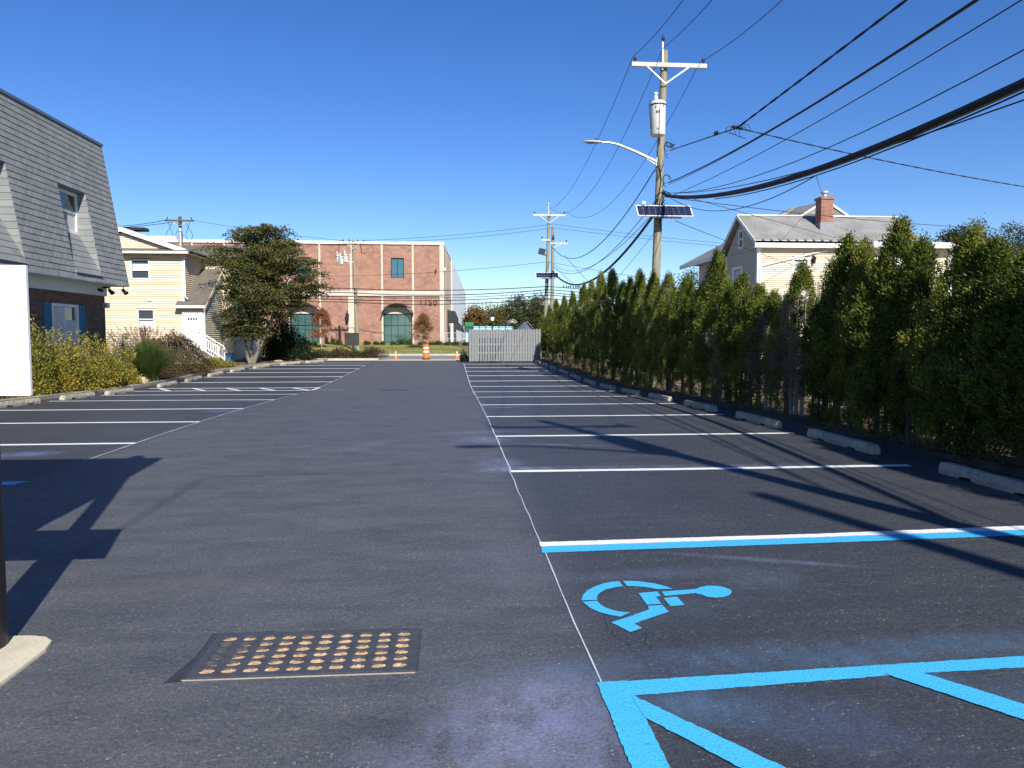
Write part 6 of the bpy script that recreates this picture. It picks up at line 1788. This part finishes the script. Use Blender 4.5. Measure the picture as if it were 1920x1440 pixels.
line('thin wire from the right end of the near pole crossarm up to the top edge', A(1312, 117), B3[2], .011, (1467, 0))
sp1 = sight(1383, 239, Y=17.5)
line('twisted service cable from the transformer to the hanging splice', A(1256, 282), sp1, .011, (1320, 250), twist=.009)
line('twisted service cable rising from the hanging splice to the top edge', sp1, (axn(7.9).x + .3, -1.1, 8.0), .014, ((1491, 151), (1640, 32)), twist=.011)
line('thin twisted house drop from the hanging splice to the right picture edge', sp1 + Vector((.05, 0, -.02)), sight(2100, 375, Y=24), .010, (1700, 310), twist=.009)
wr = MB()
for k in range(4):
    wr.tube([sp1 + Vector((.14 * math.cos(t) + .12 * k - .15, .03 * k, (.08 + .03 * k) * math.sin(t) - .06)) for t in [j * pi / 5 for j in range(9)]], .007, 4)
wr.tube([sp1 + Vector((-.12, 0, .02)), sp1 + Vector((.12, 0, -.02))], .04, 8).tube([sp1 + Vector((-.45, .3, -.08)), sp1 + Vector((-.37, .25, -.06))], .05, 8)
wr.single('cable_splice', CABLE, 'small black splice with loose loops on the twisted service cable', 'cable splice')
nz = lambda z, dx=0: (axn(z).x + dx, -1.1, z)
line('black medium cable from the near pole to the upper right', A(1252, 343), nz(7.0), .018, ((1431, 252), (1780, 33)))
line('thin black lashing wire directly under the medium cable', A(1254, 346), nz(6.9), .008, ((1431, 254), (1700, 88)))
line('thin wire below the medium cable reaching the upper right corner', A(1262, 366), nz(6.9, .2), .009, ((1482, 257), (1860, 34)))
line('thin wire crossing above the thick telephone cable to the right edge', A(1258, 362), nz(6.3, .2), .009, ((1551, 278), (1880, 115)))
line('thick black telephone cable bundle from the near pole to the right edge', A(1249, 367), nz(5.9), .062, ((1521, 322), (1880, 175)), n=28, name='telephone_cable')
line('thin strand wire lying on top of the thick telephone cable', A(1250, 362), nz(6.05, .03), .010, ((1400, 346), (1521, 317)))
line('thin wire just below the thick telephone cable at the right edge', sight(1340, 373, Y=21.5), nz(5.75, .1), .012, ((1521, 332), (1880, 190)))
kn = sight(1530, 329, Y=14.5)
line('slack drop wire hanging in a low loop under the thick telephone cable', A(1262, 374), kn, .010, (1385, 391))
line('short drop wire from the telephone cable to the chimney', kn, (18.35, 36.7, 8.6), .008, (1537, 350))
line('house drop wire from the near pole over the cream roof to the far right', A(1271, 372), sight(1850, 428, Y=34), .012, (1540, 404))
line('house drop wire from the near pole to the cream house eave', A(1300, 373), (18.6, 35.62, 6.3), .009, (1427, 407))
line('drop wire from the solar panel to the cream house wall', A(1266, 414), (17.5, 35.95, 4.75), .010, (1421, 474))
F = lambda px, py: sight(px, py, Y=57.8)
line('primary wire between the two right poles, left side', A(1187, 106), tuple(axf(10.9) + Vector((-1.12, -.16, .1))) if False else F(1036, 390), .011, (1110, 284))
line('primary wire between the two right poles, pole top side', A(1241, 95), F(1030, 388), .011, (1085, 385))
line('primary wire between the two right poles, right side sagging lowest', A(1312, 117), F(1063, 397), .011, (1135, 390))
line('thick telephone cable sagging from the near pole behind the hedge to the farther poles', A(1238, 385), F(1036, 508), .052, (1100, 530), n=28, name='telephone_cable')
line('thin wire beside the sagging thick telephone cable', A(1232, 372), F(1037, 500), .014, (1110, 500))
line('middle slack cable from the near pole to the farther poles', A(1228, 318), F(1038, 466), .020, (1110, 470))
line('thin slack wire below the middle slack cable', A(1225, 400), F(1038, 495), .012, (1100, 503))
line('very thin wire lowest between the near pole and the hedge top', A(1236, 425), sight(1130, 552, Y=34), .008, (1180, 495))
line('steep drop wire from the slack cable down behind the hedge', sight(1058, 478, Y=50), sight(1120, 545, Y=40), .012, sag=.05)
line('steep drop wire from the farther pole down to the hedge top', F(1040, 500), sight(1085, 540, Y=44), .012, sag=.05)
# spans along the cross street
Sx = lambda px, py: sight(px, py, Y=63.35)
tel = [(541, 537, 544, 541), (549, 543, 553, 547), (556, 548, 558, 553), (562, 553, 563, 557), (567, 560, 570, 563)]
nm = ['top', 'second', 'third', 'fourth', 'lowest']
for k, (y0, y1, ym, yr) in enumerate(tel):
    line(f'{nm[k]} black street cable between the transformer pole and the farther right poles', Sx(662, y0), F(1027, y1), .034 if k != 2 else .022, (850, ym), name='telephone_cable', group='street cables before the brick building')
    line(f'{nm[k]} street cable running right from the farther poles behind the hedge', F(1027, y1), sight(1500, y1 + 25 + 4 * k, Y=54), .03, (1078, yr), name='telephone_cable', group='street cables behind the hedge')
    line(f'{nm[k]} street cable left of the transformer pole, behind the big tree', tuple(axl(sight(335, y0 - 8, Y=66).z)), Sx(662, y0), .034, (575, y0 - 3), name='telephone_cable', group='street cables behind the big tree')
line('upper primary wire from the transformer pole to the farther right poles', Sx(680, 451), sight(1037, 420, Y=60), .015, (870, 439))
line('lower primary wire from the transformer pole to the farther right poles', Sx(700, 454), sight(1037, 427, Y=60), .015, (870, 446))
line('upper primary wire running right from the farther poles behind the hedge', sight(1037, 420, Y=60), sight(1560, 470, Y=58), .013, (1250, 446))
line('lower primary wire running right from the farther poles behind the hedge', sight(1037, 427, Y=60), sight(1560, 478, Y=58), .013, (1250, 452))
line('single mid height wire crossing the brick wall to the farther right pole', sight(590, 518, Y=64), F(1025, 491), .014, (790, 512))
line('single mid height wire running right from the farther pole', F(1027, 491), sight(1420, 548, Y=52), .013, (1150, 512))
line('upper wire left of the distant pole over the beige house', axl(11.2) + Vector((-1, -.2, 0)), sight(150, 424, Y=60), .025, (260, 421))
line('lower wire left of the distant pole over the beige house', axl(11.0) + Vector((-.6, -.2, 0)), sight(150, 429, Y=60), .025, (260, 424))
line('wire from the distant left pole to the transformer pole', axl(11.2) + Vector((1, -.2, 0)), Sx(650, 452), .014, (480, 432))
line('second wire from the distant left pole to the transformer pole', axl(8.9) + Vector((1, -.2, 0)), Sx(650, 460), .014, (600, 458))
# birds on the top street cable
bme_ = None
for k, px in enumerate([1057, 1062, 1066, 1070, 1075, 1079, 1083, 1087, 1092]):
    p = sight(px, 540.5 + (px - 1057) * .02, Y=57.6)
    if bme_ is None:
        b = MB().tube([(0, -.1, .03), (0, -.05, .09), (0, .0, .12), (0, .05, .16), (0, .07, .21), (0, .1, .23), (0, .14, .225)], [.006, .03, .05, .045, .03, .03, .004], 8)
        bme_ = b.mesh('bird', BLACK, smooth=True)
    o = link('bird', bme_); o.location = p - Vector((0, 0, .02)); o.rotation_euler = (0, 0, random.uniform(-.8, .8) + (pi if k % 3 == 0 else 0))
    props(o, 'tiny dark bird perched in a row on the top street cable above the hedge', 'bird', 'birds perched on the street cable')

# ------------------------------------------------------------------ cones, drum, boards, lamp, far objects
def cone_parts():
    rt = thing('traffic_cone', 'orange traffic cone', 'traffic cone', (0, 0, 0))
    MB().prism([(-.18, -.18, 0), (.18, -.18, 0), (.18, .18, 0), (-.18, .18, 0)], (0, 0, .035)).build('base', ORANGE, rt, bevel=.008)
    MB().lathe([(.135, .034), (.09, .25)], (0, 0, 0), 20).lathe([(.062, .385), (.05, .44)], (0, 0, 0), 20).build('cone_body', ORANGE, rt, True)
    MB().lathe([(.0905, .25), (.062, .386)], (0, 0, 0), 20).lathe([(.05, .44), (.027, .58), (.022, .6)], (0, 0, 0), 20).build('reflective_band', REFLECT, rt, True)
    return rt
c1 = cone_parts(); c1.scale = (.88, .88, .88); p = sight(742, 674.5, Y=49.6); c1.location = (p.x, 49.6, .05); c1['label'] = 'orange and white traffic cone left of the orange drum at the lot exit'; c1['group'] = 'traffic cones at the lot exit'
c2 = copy_tree(c1); p = sight(857, 674.5, Y=49.6); c2.location = (p.x, 49.6, .05); c2['label'] = 'orange and white traffic cone next to the grey fence at the lot exit'
p = sight(799, 674.5, Y=49.4)
td = thing('traffic_drum', 'tall orange traffic drum with two white bands between the cones', 'traffic drum', (p.x, 49.4, .05))
seg = [(0, .09, .33, .33, BLACK), (.05, .33, .29, .285, ORANGE), (.33, .44, .275, .27, ORANGE), (.44, .56, .262, .26, REFLECT), (.56, .68, .252, .25, ORANGE), (.68, .80, .242, .24, REFLECT), (.80, .92, .232, .225, ORANGE)]
for z0, z1, r0, r1, m_ in seg:
    r0 *= .76; r1 *= .76
    MB().lathe([(r0 * .97, z0), (r0, z0 + .015), (r1, z1 - .015), (r1 * .95, z1)], (p.x, 49.4, .05), 22).build('base' if m_ is BLACK else 'drum_body' if m_ is ORANGE else 'reflective_band', m_, td, True)
MB().bar((p.x - .1, 49.4, .97), (p.x - .1, 49.4, 1.03), .03, .03).bar((p.x + .1, 49.4, .97), (p.x + .1, 49.4, 1.03), .03, .03).bar((p.x - .11, 49.4, 1.03), (p.x + .11, 49.4, 1.03), .03, .03).build('handle', ORANGE, td)
p0, p1 = sight(647, 625, Y=49.6), sight(672, 648, Y=49.6)
bs = thing('board_sign', 'dark blank sign board on a short post among the street island shrubs', 'sign', ((p0.x + p1.x) / 2, 49.6, .17))
MB().box(p0.x, p1.x, 49.58, 49.66, p1.z, p0.z).build('board', BOARD_BLACK, bs, bevel=.01)
MB().box(p0.x - .03, p0.x, 49.57, 49.67, p1.z - .02, p0.z + .02).box(p1.x, p1.x + .03, 49.57, 49.67, p1.z - .02, p0.z + .02).box(p0.x, p1.x, 49.57, 49.67, p0.z, p0.z + .03).build('board_frame', BLACK, bs)
MB().bar((p0.x, 49.575, p0.z), (p1.x, 49.575, p1.z), .012, .012).build('crease', BLACK, bs)
MB().box((p0.x + p1.x) / 2 + .02, (p0.x + p1.x) / 2 + .14, 49.6, 49.65, .1, p1.z).build('post', BLACK, bs)
# lantern post beyond the fence
lz = sight(923, 588, Y=66).z; lx = sight(923, 600, Y=66).x
la = thing('lamp_post', 'black lantern lamp post rising above the grey fence', 'street lamp', (lx, 66, .1))
MB().lathe([(.16, 0), (.14, .3), (.08, .5), (.07, lz - .95), (.1, lz - .9), (.06, lz - .82)], (lx, 66, .1), 12).build('post', BLACK, la, True)
MB().lathe([(.13, 0), (.2, .28), (.2, .36)], (lx, 66, lz - .62), 10).build('lantern_glass', TRIM, la, True)
MB().lathe([(.27, 0), (.24, .06), (.1, .2), (.03, .26)], (lx, 66, lz - .27), 10).build('lantern_cap', BLACK, la, True)
# pale blue wall with a dark fence before it
mw0, mw1 = sight(872, 640, Y=92), sight(962, 640, Y=92)
mz = sight(900, 612, Y=92).z
MB().box(mw0.x, mw1.x, 92, 92.5, .5, mz).single('blue_wall', MURAL, 'pale blue painted wall beyond the fence beside the white building', 'wall')
ga = thing('green_awning', 'dark green awning panel above the pale blue wall', 'awning', (sight(880, 608, Y=91).x, 91, .7))
g0, g1 = sight(872, 604, Y=91), sight(888, 612, Y=91)
MB().prism([(g0.x, 91, g1.z), (g0.x, 91.8, g0.z), (g0.x, 91.9, g0.z), (g0.x, 91.9, g1.z)], (g1.x - g0.x, 0, 0)).build('canopy', GREEN_AWN, ga)
MB().box(g0.x, g0.x + .08, 91.3, 91.38, .6, g1.z).box(g1.x - .08, g1.x, 91.3, 91.38, .6, g1.z).build('support', BLACK, ga)
mf = thing('metal_fence', 'thin black metal rail fence before the pale blue wall', 'fence', (4, 88, .6))
f0, f1 = sight(886, 612, Y=88), sight(985, 616, Y=88)
for k in range(9):
    x = f0.x + (f1.x - f0.x) * k / 8
    MB().box(x - .05, x + .05, 87.95, 88.05, .4, f0.z).build('post', BLACK, mf)
for z in (f0.z - .12, f0.z - .55):
    MB().box(f0.x, f1.x, 87.97, 88.03, z - .03, z + .03).build('rail', BLACK, mf)
s0 = sight(989, 603, Y=76); sx0, sx1 = sight(977, 620, Y=76).x, sight(1001, 620, Y=76).x; se = sight(989, 617, Y=76).z
sh = thing('grey_shed', 'dark grey gabled shed roof showing between the fence and the hedge', 'shed', (s0.x, 78, .3))
MB().prism([(sx0 + .1, 76.1, -.2), (sx1 - .1, 76.1, -.2), (sx1 - .1, 76.1, se), (s0.x, 76.1, s0.z - .1), (sx0 + .1, 76.1, se)], (0, 4, 0)).build('wall', GREY_SHED, sh)
for s_ in (sx0, sx1):
    MB().prism([(s0.x, 75.9, s0.z - .06), (s_, 75.9, se - .06), (s_, 75.9, se + .02), (s0.x, 75.9, s0.z + .02)], (0, 4.4, 0)).build('roof', METAL_EDGE, sh)
w0, w1 = sight(956, 605, Y=105), sight(967, 599.5, Y=105)
wh_ = thing('white_house', 'tiny white house gable among the far trees', 'house', ((w0.x + w1.x) / 2, 107, .5))
MB().prism([(w0.x, 105, .4), (w1.x, 105, .4), (w1.x, 105, w0.z + .15), ((w0.x + w1.x) / 2, 105, w1.z), (w0.x, 105, w0.z + .15)], (0, 4, 0)).build('wall', WALL_WHITE, wh_)
MB().prism([(w0.x - .2, 104.8, w0.z + .05), ((w0.x + w1.x) / 2, 104.8, w1.z + .0), (w1.x + .2, 104.8, w0.z + .05), (w1.x + .2, 104.8, w0.z + .2), ((w0.x + w1.x) / 2, 104.8, w1.z + .16), (w0.x - .2, 104.8, w0.z + .2)], (0, 4.4, 0)).build('roof', ROOF_GREY, wh_)

# dark bin added inside the enclosure so the fence gaps read dark
db = thing('dumpster', 'dark blue dumpster added behind the grey fence so its gaps read dark', 'dumpster', (2.2, 45.7, .05))
MB().prism([(1.35, 45.1, .15), (3.1, 45.1, .15), (3.1, 46.3, .15), (1.35, 46.3, .15)], (0, 0, 1.15)).build('bin_body', SOLAR, db, bevel=.03)
MB().prism([(1.3, 45.05, 1.31), (3.15, 45.05, 1.31), (3.15, 46.35, 1.5), (1.3, 46.35, 1.5)], (0, 0, .05)).build('lid', BLACK, db)
for xx in (1.5, 2.95):
    for yy_ in (45.2, 46.2):
        MB().tube([(xx - .03, yy_, .12), (xx + .03, yy_, .12)], .07, 10).build('wheel', BLACK, db)
# hairline cracks near the wheelchair symbol and the island
def crack(pts, w=.006):
    out = []
    for (a, b) in zip(pts, pts[1:]):
        for i in range(6):
            t = i / 6; out.append((a[0] + (b[0] - a[0]) * t + random.uniform(-.012, .012), a[1] + (b[1] - a[1]) * t + random.uniform(-.012, .012)))
    mark('crack', out + [(x + random.uniform(.2, 1) * w, y + random.uniform(-.2, .2) * w) for x, y in reversed(out)], BLACK, .0022)
crack([(.86, 4.2), (.84, 4.0), (.87, 3.85), (.92, 3.7)], .0035); crack([(1.05, 3.93), (1.0, 3.8), (1.01, 3.68)], .003)
